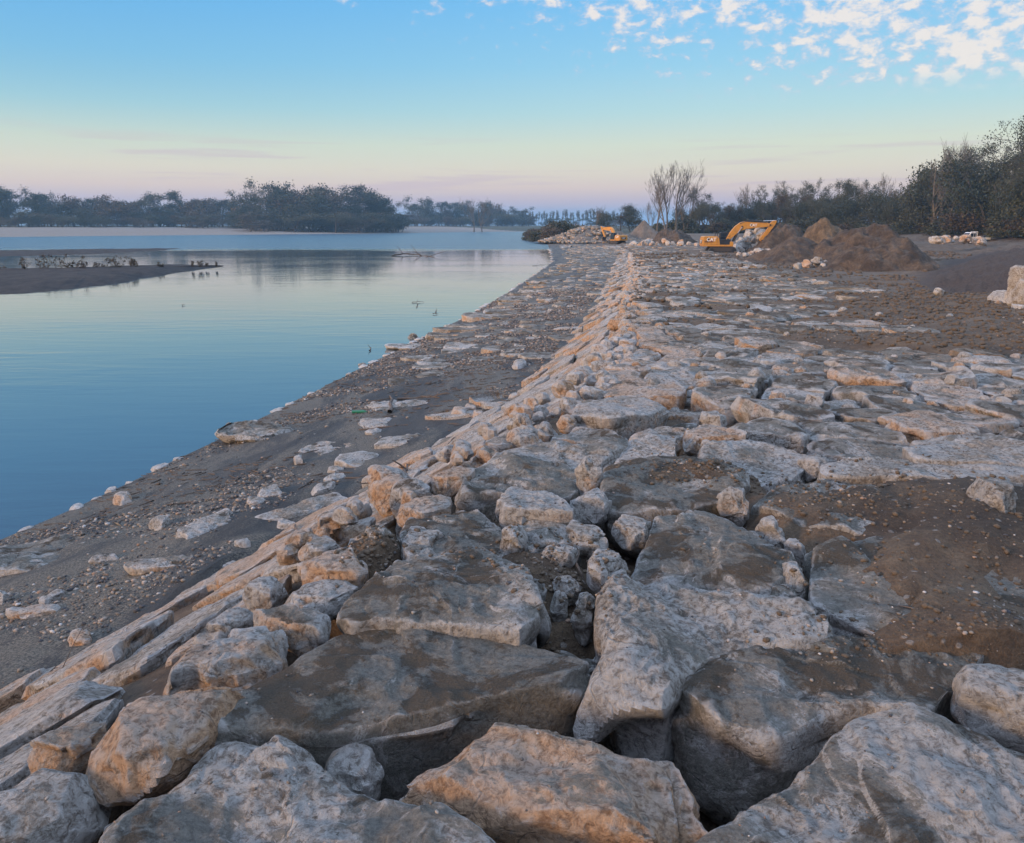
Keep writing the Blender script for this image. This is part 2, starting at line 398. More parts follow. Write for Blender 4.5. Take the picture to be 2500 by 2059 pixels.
def ground_z(x, y, fine=True):
    x = np.asarray(x, float); y = np.asarray(y, float)
    xc, xt, xw, xr = XC(y), XT(y), XW(y), XR(y)
    P = P3(x, y)
    top = zt(y); be = zb(y)
    sm = soilmask(x, y)
    gapd = np.interp(y, [0, 9, 14, 30], [.26, .24, .13, .10])
    z = top - gapd * (1 - sm) + 0.035 * sm
    near_gap = sstep(y, 4.3, 3.0)
    z = z - near_gap * (1 - sm) * 0.22
    if fine: z = z + fbm(P, 1.3, 4, 3) * 0.05 + fbm(P, 0.25, 3, 8) * 0.07
    for ex0, ey0, rx_, ry_, h_ in EARTH:
        q = ((x - ex0) / rx_) ** 2 + ((y - ey0) / ry_) ** 2
        q = q * (1 + .45 * vnoise(P, 2.2, 60)) if fine else q
        wgt = np.exp(-q ** 2 * .7)
        lev = top + h_ + (.05 * fbm(P, 3.0, 4, 70) + .02 * fbm(P, 9.0, 3, 71) if fine else 0)
        z = z * (1 - wgt) + np.maximum(z, lev) * wgt
    # pit behind the platform on the right
    pit = sstep(x - xr, 0.0, 2.2)
    floor_z = -2.45 + fbm(P, 0.12, 3, 4) * 0.22 
    grade = sstep((x - XL(y)), 0, 9 + np.clip(y - 60, 0, 60) * 0.2) * 2.15 * sstep(y, 30, 34)
    ruts = fbm(P3((x * 0.82 + y * 0.57) * 1.0, (y * 0.82 - x * 0.57) * 0.12), 1.3, 3, 31) * 0.26 * sstep(grade, 0.03, 0.3) * sstep(grade, 2.3, 1.9)
    floor_z = floor_z + np.maximum(grade, sstep(y, 120, 185) * 1.0 * sstep(x, 20, 45)) + ruts
    z = z * (1 - pit) + floor_z * pit
    # stone face and berm
    w1 = np.clip((xc - x) / np.maximum(xc - xt, 0.1), 0, 1)
    z = np.where(x < xc, (top - 0.25) * (1 - w1) + (be - 0.05) * w1, z)
    w2 = np.clip((xt - x) / np.maximum(xt - xw, 0.1), 0, 1)
    bm = be + (ZW + 0.02 - be) * (w2 ** 1.15)
    if fine: bm = bm + (fbm(P, 0.8, 4, 12) * 0.05 + fbm(P3(x * .6, y * .25), 1.5, 3, 9) * 0.03 + fbm(P, 4.0, 3, 14) * 0.014) * sstep(w2, 1.0, 0.8)
    z = np.where(x < xt, bm, z)
    z = np.where(x < xw, np.maximum(ZW - 0.02 - (xw - x) * 0.35, ZW - 1.6), z)
    # far shore
    yf = YF(x) + fbm(P3(x, y * 0), 0.012, 3, 2) * 8
    d = y - yf
    bar = ZW - 0.02 + sstep(d, 0, 230) * 3.3 + 0.6 * sstep(d, 230, 420)
    land = (x < xw) & (d > 0)
    z = np.where(land, bar, z)
    join = (x >= xw) & (y > 200)
    z = np.where(join, np.minimum(-2.6 + sstep(x - xw, 0, 14) * 1.9, 0) + sstep(y, 500, 700) * 1.2, z)
    return z
def gz(x, y): return float(ground_z(np.array([x]), np.array([y]))[0])

# ground sheet, rows and columns open out with the distance
ny, nx = 560, 620
ty = np.linspace(0, 1, ny); ys = -7 + 3.0 * (np.exp(ty * 7.1) - 1)
tx = np.linspace(-1, 1, nx); tx = np.sign(tx) * (0.65 * np.abs(tx) + 0.35 * np.abs(tx) ** 2.2)
YY = np.repeat(ys, nx); XX = XC(np.clip(YY, -8, 260)) * np.exp(-np.clip(YY, 0, None) / 500) + np.tile(tx, ny) * (11 + 1.15 * (YY + 7))
ZZ = ground_z(XX, YY)
xc_, xt_, xw_ = XC(YY), XT(YY), XW(YY)
dF = YY - YF(XX)
landF = (XX < xw_) & (dF > -5)
sand = np.where((XX < xt_ + 0.5), 1.0, 0.0) * sstep(YY, 200, 150)
sand = sand * np.where(landF, 0, 1)
barz = np.where(landF, sstep(dF, 260, 200), 0) + sstep(YY, 80, 150) * 0.2 * (XX > xc_) * sstep(XX, 75, 40) * (YY < 260)
veg = np.where(landF, sstep(dF, 190, 260), 0) + np.where((XX > xw_) & (YY > 225), 1, 0) + sstep(XX - np.interp(YY, [0, 90, 150, 300], [60, 66, 98, 96]), -4, 8) * (YY > 60)
dark = sstep(XX - XL(YY), -1.0, 1.5) * sstep(XX - XL(YY), 30, 18) * sstep(YY, 29, 33) * sstep(YY, 130, 100) + .5 * sstep(XX - XR(YY), 0, 1) * sstep(XX - XR(YY), 4, 1.5) * (YY > 30) * (YY < 200)
i = np.arange(ny - 1)[:, None] * nx + np.arange(nx - 1)[None, :]
FQ = np.stack([i, i + 1, i + 1 + nx, i + nx], -1).reshape(-1, 4)
gr = mesh_np("ground", np.stack([XX, YY, ZZ], 1), FQ, M_SOIL, attr={'zone': np.stack([sand, np.clip(barz, 0, 1), np.clip(veg, 0, 1)], 1), 'spoil': np.stack([dark, dark, dark], 1)})
tag(gr, kind='structure')
# water sheet
wx = np.concatenate([-np.geomspace(3500, 60, 30), np.linspace(-50, 60, 12)]); wy = np.concatenate([[-40, 0, 20, 50], np.geomspace(80, 2500, 24)])
WX, WY = np.meshgrid(wx, wy)
i = np.arange(len(wy) - 1)[:, None] * len(wx) + np.arange(len(wx) - 1)[None, :]
wt = mesh_np("river_water", np.stack([WX.ravel(), WY.ravel(), np.full(WX.size, ZW)], 1), np.stack([i, i + 1, i + 1 + len(wx), i + len(wx)], -1).reshape(-1, 4), M_WATER)
tag(wt, kind='structure')

# ================================================================== stones
def polar_radius(poly, c, th):
    """largest hit of each ray from c with the outline"""
    P = np.asarray(poly) - c; Q = np.roll(P, -1, 0)
    d = np.stack([np.cos(th), np.sin(th)], 1)
    out = np.full(len(th), 0.02)
    for a, b in zip(P, Q):
        e = b - a; den = d[:, 0] * e[1] - d[:, 1] * e[0]
        den = np.where(np.abs(den) < 1e-9, 1e-9, den)
        t = (a[0] * e[1] - a[1] * e[0]) / den
        u = (a[0] * d[:, 1] - a[1] * d[:, 0]) / den
        ok = (t > 0) & (u >= -1e-6) & (u <= 1 + 1e-6)
        out = np.where(ok & (t > out), t, out)
    return out
def stone(poly, zc, up, low, res, n=4.5, seed=0, tilt=(0, 0), rough=0.05, cuts=4, smooth_r=1, steps=0.0, wob=0.05):
    """closed stone. poly: plan outline, zc: level of the top, up: top to widest level, low: widest level to bottom"""
    rs = np.random.RandomState(seed % 2**31)
    poly = np.asarray(poly, float)
    x, y = poly[:, 0], poly[:, 1]; x2, y2 = np.roll(x, -1), np.roll(y, -1)
    cr = x * y2 - x2 * y; A = cr.sum() / 2
    if abs(A) < 1e-6: return None
    c = np.array([((x + x2) * cr).sum(), ((y + y2) * cr).sum()]) / (6 * A)
    size = math.sqrt(abs(A))
    nt_ = int(np.clip(size * 3.7 / res, 9, 260))
    th = np.linspace(0, 2 * math.pi, nt_, endpoint=False)
    Rr = polar_radius(poly, c, th)
    for _ in range(smooth_r): Rr = 0.25 * np.roll(Rr, 1) + 0.5 * Rr + 0.25 * np.roll(Rr, -1)
    ph = np.linspace(0, math.pi, 220)
    e = 2.0 / n
    fr_ = np.sin(ph) ** e; hr = np.where(ph < math.pi / 2, up * np.abs(np.cos(ph)) ** e - up, -up - low * np.abs(np.cos(ph)) ** (2 / 2.6))
    fr_[-1] = 0
    lowm = ph > math.pi / 2
    fr_[lowm] = np.sin(ph[lowm]) ** (2 / 2.6)
    arc = np.concatenate([[0], np.cumsum(np.hypot(np.diff(fr_) * size * 0.55, np.diff(hr)))])
    wgt = arc.copy()
    nr = int(np.clip(arc[-1] / res, 5, 130))
    s = np.linspace(0, arc[-1], nr + 1)
    f_ = np.interp(s, arc, fr_)[1:-1]; h_ = np.interp(s, arc, hr)[1:-1]
    V = np.stack([(c[0] + np.cos(th)[None] * Rr[None] * f_[:, None]).ravel(), (c[1] + np.sin(th)[None] * Rr[None] * f_[:, None]).ravel(), np.repeat(h_, nt_)], 1)
    k = len(f_)
    V = np.concatenate([V, [[c[0], c[1], 0]], [[c[0], c[1], -up - low]]])
    ctr = np.array([c[0], c[1], -up])
    D = V - ctr; sc_ = np.array([size * .55, size * .55, max(up, 0.05)])
    Nn = D / sc_ ** 2; Nn /= np.maximum(np.linalg.norm(Nn, axis=1, keepdims=True), 1e-6)
    # planar breaks
    for q in range(cuts):
        a = rs.uniform(0, 2 * math.pi); v = rs.uniform(0.1, 1.0) if n < 4.6 else rs.uniform(-.1, .35)
        nn = np.array([math.cos(a), math.sin(a), v * rs.choice([1, 1, .4])]); nn /= np.linalg.norm(nn)
        pr = D @ nn; mx = pr.max(); dd = mx * (rs.uniform(0.60, 0.90) if n < 4.6 else rs.uniform(.82, .96))
        ex = np.clip(pr - dd, 0, None); D = D - ex[:, None] * nn * 0.88
    Q = D + ctr + rs.uniform(-50, 50, 3) + np.array([0, 0, zc])
    sz = max(size, 0.05)
    am = rough * sz
    octv = 5 if res < 0.03 else (4 if res < 0.08 else 2)
    disp = fbm(Q, 1.6 / sz, octv, seed % 997, 0.52) * am
    topw = sstep(Nn[:, 2], 0.5, 0.95)
    disp = disp * .7 * (1 - 0.45 * topw)
    for K, fa in (((14, 1.9), (70, .75)) if res < .05 else ((9, 1.6),)):
        S_ = V[rs.randint(0, len(V), K)]; G_ = rs.normal(0, 1, (K, 3)); Hh = rs.uniform(-.5, .5, K)
        wq = V + np.stack([vnoise(Q, 2.5 / sz, 300 + j) for j in range(3)], 1) * sz * .10
        dm = ((wq[:, None] - S_[None]) ** 2).sum(2); ix = np.argpartition(dm, 1, axis=1)[:, :2]
        rr_ = np.arange(len(V)); sw = dm[rr_, ix[:, 0]] > dm[rr_, ix[:, 1]]
        i0 = np.where(sw, ix[:, 1], ix[:, 0]); i1 = np.where(sw, ix[:, 0], ix[:, 1])
        d0, d1 = np.sqrt(dm[rr_, i0]), np.sqrt(dm[rr_, i1])
        val = lambda i: ((wq - S_[i]) * G_[i]).sum(1) / sz * (1.4 if K < 20 else 2.4) + Hh[i] * .5
        wgt_ = sstep((d1 - d0) / sz, 0, .045) * .5 + .5
        fv = val(i0) * wgt_ + val(i1) * (1 - wgt_)
        disp = disp + np.clip(fv, -1.2, 1.2) * am * fa * (1 - .62 * topw)
    if octv >= 4:
        rd = 1 - np.abs(fbm(Q, 4.2 / sz ** 0.6, 4, 77 + seed % 91, 0.55)) * 1.6
        disp = disp + (rd - 0.5) * am * 0.30
        rd2 = np.abs(vnoise(Q, 2.3 / sz, 5 + seed % 91)); disp = disp - np.clip(0.12 - rd2, 0, 1) * am * 2.0
    D = D + Nn * disp[:, None]
    if steps:
        sn = fbm(Q, 1.1 / sz ** .7, 4, 41); q_ = np.floor(sn * 3.2); fq = sn * 3.2 - q_
        D[:, 2] += topw * (q_ + sstep(fq, 0.82, 1.0)) * steps
    lat = fbm(Q, 3.2 / sz, 3, 55) * wob * sz
    D[:, :2] += Nn[:, :2] * lat[:, None]
    V = D + ctr
    V[:, 2] += tilt[0] * (V[:, 0] - c[0]) + tilt[1] * (V[:, 1] - c[1]) + zc
    i_ = np.arange(k - 1)[:, None] * nt_; j = np.arange(nt_)[None, :]; j2 = (j + 1) % nt_
    Fq = np.stack([i_ + j, i_ + nt_ + j, i_ + nt_ + j2, i_ + j2], -1).reshape(-1, 4)
    j = np.arange(nt_); j2 = (j + 1) % nt_
    t0 = np.stack([np.full(nt_, k * nt_), j, j2], 1)
    t1 = np.stack([np.full(nt_, k * nt_ + 1), (k - 1) * nt_ + j2, (k - 1) * nt_ + j], 1)
    return V, Fq, np.concatenate([t0, t1]), (c[0], c[1], zc - up - low)
def put_stone(name, st, rock, label=None, cat='boulder', group=None, smooth=True):
    V, Fq, Ft, base = st
    o = mesh_np(name, V, [Ft, Fq], M_ROCK if smooth else M_ROCKC, attr={'rock': np.array(rock)}, loc=base, smooth=smooth)
    if smooth and len(V) > 1: o.data.set_sharp_from_angle(angle=R(28))
    return tag(o, label, cat, group)
class Heap:                                   # many far stones gathered into one mesh of kind stuff
    def __init__(s): s.V = []; s.Q = []; s.T = []; s.A = []; s.n = 0
    def add(s, st, rock):
        if st is None: return
        V, Fq, Ft, _ = st
        s.V.append(V); s.Q.append(Fq + s.n); s.T.append(Ft + s.n); s.A.append(np.tile(rock, (len(V), 1))); s.n += len(V)
    def build(s, name, label=None, smooth=True, mat=None, kind='stuff'):
        if not s.V: return
        o = mesh_np(name, np.concatenate(s.V), [np.concatenate(s.T), np.concatenate(s.Q)], mat or M_ROCKC, attr={'rock': np.concatenate(s.A)}, smooth=smooth)
        return tag(o, label, None, None, kind)

# ---- stones one can tell apart in the foreground: outline (in 2108-wide reading units), top level, up, low, n, ochre, mud, tilt, rough, cuts
W_, O_, Mx = 0, 1, 2
TR = [
 ("foreground_slab", [(120,1745),(200,1690),(240,1650),(290,1620),(340,1600),(380,1575),(415,1540),(470,1512),(540,1510),(600,1515),(640,1530),(680,1560),(720,1590),(770,1612),(870,1625),(960,1650),(1020,1680),(1065,1715),(1085,1770),(1060,1880),(600,1960),(100,1900)], .02, .16, .45, 5, .30, .48, (.02,.04), .045, 3, "wide flat slab with mud patches and pale rim at the bottom edge left of centre"),
 ("block", [(452,1490),(470,1425),(540,1385),(620,1335),(680,1300),(740,1280),(860,1278),(1000,1292),(1120,1303),(1215,1322),(1240,1350),(1225,1375),(1110,1400),(1000,1420),(900,1440),(800,1460),(700,1478),(600,1485),(500,1492)], .03, .10, .60, 8, .42, .92, (.01,.0), .03, 2, "big flat topped silt covered block with a shadowed front face, left of centre"),
 ("boulder", [(750,1605),(800,1545),(900,1490),(1010,1445),(1085,1405),(1180,1388),(1290,1400),(1370,1430),(1395,1480),(1425,1540),(1470,1600),(1518,1655),(1440,1710),(1380,1745),(1330,1770),(1250,1730),(1150,1700),(1050,1670),(940,1640),(850,1625)], .05, .24, .45, 3.4, .88, .28, (.0,.06), .075, 5, "huge rough humped boulder with orange stains at the bottom centre"),
 ("foreground_slab", [(1385,1740),(1450,1700),(1520,1655),(1590,1610),(1640,1570),(1700,1520),(1760,1480),(1830,1465),(1890,1475),(1980,1500),(2050,1530),(2120,1560),(2200,1620),(2250,1750),(2100,1950),(1400,1880)], .03, .17, .5, 4.5, .1, .40, (-.01,.05), .045, 3, "large grey blue slab with gravel on it in the bottom right corner"),
 ("block", [(1368,1425),(1400,1380),(1450,1348),(1520,1325),(1640,1303),(1760,1292),(1900,1292),(2040,1315),(2060,1350),(1990,1390),(1985,1440),(1900,1450),(1780,1440),(1690,1460),(1610,1500),(1560,1500),(1500,1470),(1430,1450)], .04, .15, .55, 5.5, .35, .72, (.0,.02), .05, 4, "brown muddy block with a white ragged front edge above the deep dark gap"),
 ("block", [(1228,1240),(1240,1195),(1290,1180),(1360,1187),(1450,1192),(1560,1215),(1640,1240),(1700,1272),(1715,1290),(1620,1306),(1520,1322),(1440,1348),(1395,1378),(1360,1410),(1300,1400),(1255,1365),(1236,1300)], .09, .18, .5, 3.8, .05, .10, (.0,.10), .07, 5, "bluish white rounded block patched with mud, right of centre"),
 ("flat_stone", [(690,1265),(705,1230),(760,1180),(820,1150),(900,1132),(1000,1128),(1080,1160),(1100,1220),(1112,1280),(1085,1302),(1000,1290),(880,1278),(760,1276),(700,1290)], .06, .12, .5, 6, .2, .72, (.0,.02), .045, 3, "flat slab with clods of mud on top, behind the big silt covered block"),
 ("flat_stone", [(1300,1175),(1310,1110),(1340,1075),(1400,1055),(1470,1050),(1520,1080),(1560,1100),(1600,1130),(1645,1155),(1640,1190),(1600,1220),(1500,1205),(1400,1190),(1320,1185)], .04, .14, .45, 5, .2, .66, (.0,.03), .05, 3, "grey slab with a broken pale front edge behind the bluish white block"),
 ("flat_stone", [(1665,1205),(1680,1130),(1740,1105),(1850,1092),(1980,1100),(2108,1120),(2250,1150),(2250,1290),(2050,1285),(1900,1280),(1750,1285),(1690,1265)], .06, .1, .4, 5, .1, .62, (.0,.02), .04, 2, "wide slab nearly buried under silt at the right, bare blue patches showing"),
 ("flat_stone", [(1545,1040),(1590,1005),(1700,985),(1800,990),(1850,1030),(1830,1080),(1740,1112),(1650,1085),(1580,1060)], .05, .15, .45, 4.5, .4, .62, (.0,.02), .05, 3, "layered brown slab sloping down beside three small white rocks"),
 ("flat_stone", [(1240,1005),(1250,955),(1350,942),(1480,947),(1535,975),(1545,1000),(1490,1030),(1400,1045),(1300,1050),(1250,1042)], .05, .1, .4, 5, .1, .85, (.0,.0), .04, 2, "mud smothered slab behind the grey slab, in the middle of the bank top"),
 ("flat_stone", [(925,1015),(960,960),(1050,930),(1150,943),(1190,960),(1185,1015),(1100,1012),(1030,1005)], .05, .1, .45, 5, .3, .8, (.0,.0), .05, 3, "muddy slab just inside the crest, with white slabs in front of it"),
 ("flat_stone", [(1032,1018),(1050,990),(1100,1000),(1170,1030),(1182,1062),(1100,1050),(1035,1048)], .10, .07, .35, 6, .2, .2, (.05,.0), .04, 2, "narrow white slab with a clean straight front edge near the crest"),
 ("flat_stone", [(815,1110),(830,1060),(900,1042),(980,1045),(1040,1062),(1060,1100),(1030,1130),(900,1125),(830,1140)], .05, .12, .5, 4.5, .35, .6, (.0,.0), .05, 3, "muddy flat stone behind the slab with mud clods, on the crest"),
 ("flat_stone", [(1060,1055),(1130,1047),(1200,1075),(1195,1105),(1100,1112),(1055,1085)], .05, .08, .35, 5, .1, .5, (.0,.0), .05, 2, "blue grey striped slab between small white rocks in the centre"),
 ("flat_stone", [(1262,948),(1300,900),(1390,895),(1400,925),(1396,952),(1330,958)], .07, .07, .4, 7, .15, .1, (.0,.0), .03, 2, "square clean blue grey slab, the smoothest in the middle of the bank top"),
 ("flat_stone", [(1690,955),(1800,947),(1950,950),(2150,955),(2200,975),(2000,988),(1850,982),(1700,980)], .10, .07, .35, 8, .05, .04, (.0,.0), .02, 1, "long smooth blue white slab with pebbles on it at the right"),
 ("flat_stone", [(1860,915),(1950,902),(2150,910),(2200,945),(1990,952),(1880,942)], .16, .1, .35, 7, .35, .06, (.0,.0), .03, 2, "thick smooth blue white slab with a rough front, behind the long smooth slab"),
 ("flat_stone", [(1435,955),(1450,912),(1530,905),(1600,912),(1680,932),(1640,975),(1560,990),(1500,970)], .06, .1, .4, 5, .1, .25, (.0,.0), .05, 3, "wavy bluish slab right of the square clean slab"),
 ("flat_stone", [(985,965),(1020,920),(1100,900),(1190,905),(1285,880),(1292,912),(1240,940),(1180,950),(1080,955)], .08, .12, .5, 4.5, .35, .45, (.0,.0), .05, 3, "striped grey slab on the crest with an orange outer end"),
 ("flat_stone", [(1178,850),(1190,822),(1260,805),(1330,812),(1372,830),(1340,850),(1250,862)], .08, .1, .45, 7, .5, .12, (.0,.0), .03, 2, "thick white slab with an orange front edge on the crest"),
 ("boulder", [(1390,915),(1400,875),(1440,866),(1500,880),(1520,905),(1460,920)], .12, .14, .35, 3.5, .8, .15, (.0,.0), .07, 4, "orange flecked stone beyond the square clean blue grey slab"),
 # boulders
 ("boulder", [(2000,1010),(2010,975),(2060,970),(2100,985),(2108,1015),(2080,1045),(2040,1055),(2010,1035)], .38, .16, .40, 3.4, .3, .3, (.0,.0), .06, 6, "squarish boulder with blue white top standing alone on the mud at the right"),
 ("boulder", [(1478,1020),(1500,992),(1530,995),(1545,1030),(1530,1055),(1500,1050)], .20, .15, .25, 2.6, .5, .3, (.0,.0), .09, 5, "rounded tan rock wedged at the top of the crack right of centre"),
 ("boulder", [(1555,1075),(1575,1055),(1610,1058),(1620,1085),(1605,1120),(1580,1115)], .12, .12, .25, 2.6, .2, .05, (.0,.0), .08, 5, "largest of the white rocks sitting in the crack right of centre"),
 ("boulder", [(1605,1175),(1620,1152),(1655,1150),(1667,1180),(1650,1212),(1615,1205)], .14, .12, .25, 2.6, .35, .05, (.0,.0), .08, 5, "pale angular rock in the lower part of the crack, behind the bluish white block"),
 ("small_rock", [(1615,1120),(1630,1103),(1655,1110),(1662,1130),(1640,1142)], .06, .08, .2, 2.6, .35, .2, (.0,.0), .08, 4, "small pale rock between two white rocks in the crack"),
 ("small_rock", [(1580,1215),(1600,1198),(1630,1200),(1642,1222),(1615,1238),(1590,1232)], .08, .08, .2, 2.6, .3, .7, (.0,.0), .08, 4, "brown rock leaning on the pale angular rock in the crack"),
 ("boulder", [(1185,985),(1190,945),(1210,930),(1238,960),(1240,1000),(1215,1025),(1195,1020)], .20, .14, .3, 2.8, .35, .1, (.0,.0), .09, 6, "upright pointed rock in the centre gap behind the white rocks"),
 ("boulder", [(1165,1040),(1185,1020),(1215,1000),(1260,990),(1277,1015),(1255,1045),(1220,1062),(1180,1062)], .12, .12, .28, 3, .2, .05, (.0,.0), .08, 5, "white blocky rock in front of the upright pointed rock"),
 ("boulder", [(1200,1145),(1220,1122),(1265,1118),(1298,1140),(1295,1170),(1265,1192),(1225,1195),(1205,1175)], .12, .14, .28, 2.8, .3, .12, (.0,.0), .08, 5, "pitted white rock beside the earth filled hollow"),
 ("boulder", [(1028,1100),(1045,1072),(1075,1075),(1092,1100),(1070,1122),(1035,1125)], .16, .14, .25, 2.8, .05, .02, (.0,.0), .07, 5, "clean blue white pointed rock left of the earth filled hollow"),
 ("boulder", [(1155,1095),(1185,1072),(1235,1075),(1262,1100),(1235,1118),(1180,1118)], .10, .10, .28, 3, .1, .15, (.0,.0), .07, 4, "white wedge shaped rock on the upper rim of the earth filled hollow"),
 ("boulder", [(1255,1080),(1285,1060),(1330,1058),(1352,1072),(1335,1095),(1290,1105),(1262,1100)], .10, .10, .3, 3.2, .25, .1, (.0,.0), .06, 4, "flat whitish rock bridging the gap behind the pitted white rock"),
 ("small_rock", [(1105,1130),(1130,1118),(1180,1122),(1195,1135),(1160,1145),(1120,1142)], .05, .06, .15, 3, .3, .2, (.0,.0), .06, 3, "thin white chip lying on the earth filled hollow"),
 ("small_rock", [(1140,1190),(1160,1178),(1195,1182),(1200,1200),(1170,1212),(1145,1208)], -.02, .1, .2, 2.6, .6, .5, (.0,.0), .08, 4, "tan rock at the back of the earth filled hollow"),
 ("small_rock", [(1132,1225),(1150,1210),(1170,1225),(1165,1250),(1140,1252)], -.06, .1, .2, 2.6, .3, .1, (.0,.0), .08, 4, "small white rock in the bottom of the hollow"),
 ("small_rock", [(1178,1250),(1195,1215),(1220,1210),(1228,1250),(1210,1290),(1185,1290)], -.04, .14, .25, 2.6, .2, .4, (.0,.0), .1, 5, "dark and white mottled rock wedged against the bluish white block"),
 ("small_rock", [(1085,1190),(1105,1185),(1125,1205),(1120,1222),(1095,1215)], -.05, .08, .2, 2.4, .2, .7, (.0,.0), .06, 3, "smooth grey rock at the left of the hollow"),
 ("boulder", [(1980,1410),(1990,1370),(2030,1348),(2100,1345),(2180,1380),(2190,1470),(2120,1540),(2060,1500),(2000,1470)], .17, .2, .35, 2.8, .55, .10, (.0,.0), .06, 5, "round white and tan boulder cut by the right edge of the frame"),
 # left row of boulders along the crest
 ("boulder", [(195,1545),(210,1490),(270,1450),(330,1405),(400,1375),(470,1385),(490,1420),(455,1460),(440,1510),(400,1560),(340,1600),(270,1610),(210,1585)], .06, .26, .35, 3.0, .92, .12, (-.03,.04), .07, 6, "large orange faced boulder on the crest at the lower left"),
 ("boulder", [(0,1640),(40,1580),(100,1540),(150,1530),(195,1580),(215,1650),(190,1710),(130,1760),(30,1790),(-60,1760),(-60,1680)], -.10, .28, .35, 2.8, .35, .05, (.0,.05), .04, 5, "smooth pinkish boulder in the bottom left corner"),
 ("boulder", [(320,1410),(335,1360),(390,1325),(470,1300),(560,1288),(615,1300),(632,1325),(590,1360),(520,1395),(470,1400),(400,1385),(350,1425)], .03, .20, .35, 3.2, .55, .35, (-.03,.0), .07, 5, "long grey and tan boulder behind the large orange faced boulder"),
 ("boulder", [(495,1300),(520,1265),(570,1243),(630,1245),(682,1270),(680,1300),(640,1318),(615,1300),(560,1288)], .03, .16, .35, 3, .75, .35, (.0,.0), .07, 5, "rounded boulder with a dark right side, next to the flat slab with mud clods"),
 ("boulder", [(580,1225),(620,1200),(690,1186),(740,1192),(735,1215),(700,1245),(640,1252),(590,1245)], .03, .15, .35, 3, .5, .4, (.0,.0), .07, 4, "long low boulder between the two rounded orange boulders"),
 ("boulder", [(610,1170),(640,1140),(690,1118),(745,1128),(762,1160),(750,1185),(690,1190),(620,1200)], .10, .2, .35, 2.8, .95, .1, (.0,.0), .08, 5, "rounded bright orange veined boulder on the crest, left of centre"),
 ("boulder", [(500,1210),(520,1180),(560,1175),(585,1195),(575,1235),(530,1240),(505,1230)], -.06, .16, .3, 3, .45, .1, (-.08,.0), .07, 6, "pointed tan rock just outside the row of crest boulders"),
 ("small_rock", [(610,1125),(640,1105),(690,1095),(705,1115),(680,1135),(630,1142)], -.02, .12, .25, 3, .5, .3, (.0,.0), .07, 4, "tan rock above the bright orange veined boulder"),
 ("boulder", [(738,1100),(755,1075),(790,1070),(810,1090),(805,1120),(765,1125)], .12, .15, .3, 2.8, .4, .3, (.0,.0), .09, 5, "rock with a white face and muddy cap on the crest"),
 ("boulder", [(815,1060),(830,1025),(880,1010),(925,1020),(930,1045),(890,1062),(840,1075)], .07, .15, .4, 3, .8, .15, (.0,.0), .07, 5, "pale orange boulder on the crest beside a muddy slab"),
 ("boulder", [(880,995),(890,970),(930,955),(975,965),(965,990),(920,1005)], .07, .15, .4, 3, .95, .05, (.0,.0), .07, 5, "craggy bright orange rock on the crest halfway up the picture"),
 ("boulder", [(815,1110),(830,1085),(880,1082),(930,1090),(920,1120),(850,1135)], .08, .15, .4, 4, .4, .2, (.0,.0), .07, 5, "fluted whitish block on the crest beside the rock with a muddy cap"),
 ("boulder", [(410,1300),(440,1265),(500,1235),(535,1240),(520,1270),(470,1310),(420,1320)], -.06, .14, .3, 3.4, .3, .35, (-.05,.0), .07, 4, "mud streaked rock on the outer side of the crest boulders"),
 ("boulder", [(60,1545),(120,1500),(180,1480),(225,1490),(200,1530),(150,1560),(90,1570)], -.20, .14, .3, 4, .6, .5, (-.05,.0), .07, 4, "muddy rock with an orange corner above the smooth pinkish boulder"),
 ("small_rock", [(1145,865),(1155,850),(1180,850),(1190,868),(1165,878)], .05, .12, .25, 2.8, .95, .05, (.0,.0), .07, 4, "small bright orange rock at the end of the thick white slab"),
 ("small_rock", [(1440,855),(1455,843),(1490,845),(1500,860),(1470,868)], .1, .1, .25, 2.8, .1, .1, (.0,.0), .07, 4, "small white rock beyond the orange flecked stone"),
 ("small_rock", [(1580,810),(1595,800),(1615,806),(1612,818),(1588,820)], .12, .1, .2, 2.6, .9, .05, (.0,.0), .07, 4, "small orange rock lying on the slabs, right of the crest"),
 ("small_rock", [(1655,812),(1675,806),(1700,812),(1695,824),(1665,826)], .12, .1, .2, 2.6, .0, .0, (.0,.0), .06, 4, "small bright white rock lying on the slabs near the small orange rock"),
 ("small_rock", [(2040,1060),(2060,1053),(2072,1068),(2060,1088),(2042,1080)], .12, .1, .2, 2.6, .3, .2, (.0,.0), .09, 4, "small pointed rock below the squarish boulder at the right"),
 ("small_rock", [(2070,1075),(2090,1065),(2140,1070),(2140,1092),(2080,1095)], .08, .08, .2, 3, .1, .05, (.0,.0), .07, 4, "flat white rock at the right edge below the squarish boulder"),
 ("small_rock", [(1890,1055),(1905,1040),(1930,1045),(1930,1065),(1910,1082),(1892,1075)], .09, .1, .2, 2.6, .4, .25, (.0,.0), .1, 4, "mottled rock on the gravelly mud left of the squarish boulder"),
 ("small_rock", [(1830,980),(1850,970),(1880,976),(1870,988),(1840,990)], .1, .07, .2, 2.8, .9, .1, (.0,.0), .07, 3, "small orange rock in front of the long smooth slab"),
 ("small_rock", [(1640,945),(1665,928),(1700,940),(1705,965),(1660,970)], .12, .12, .2, 2.8, .15, .25, (.0,.0), .07, 4, "greyish pointed rock at the left end of the long smooth slab"),
]
rngT = random.Random(4)
OCC = []      # traced outlines, for the packing to leave free
def inset(poly, k=0.0):
    p = np.array(poly); c = p.mean(0); return c + (p - c) * (1 + k)
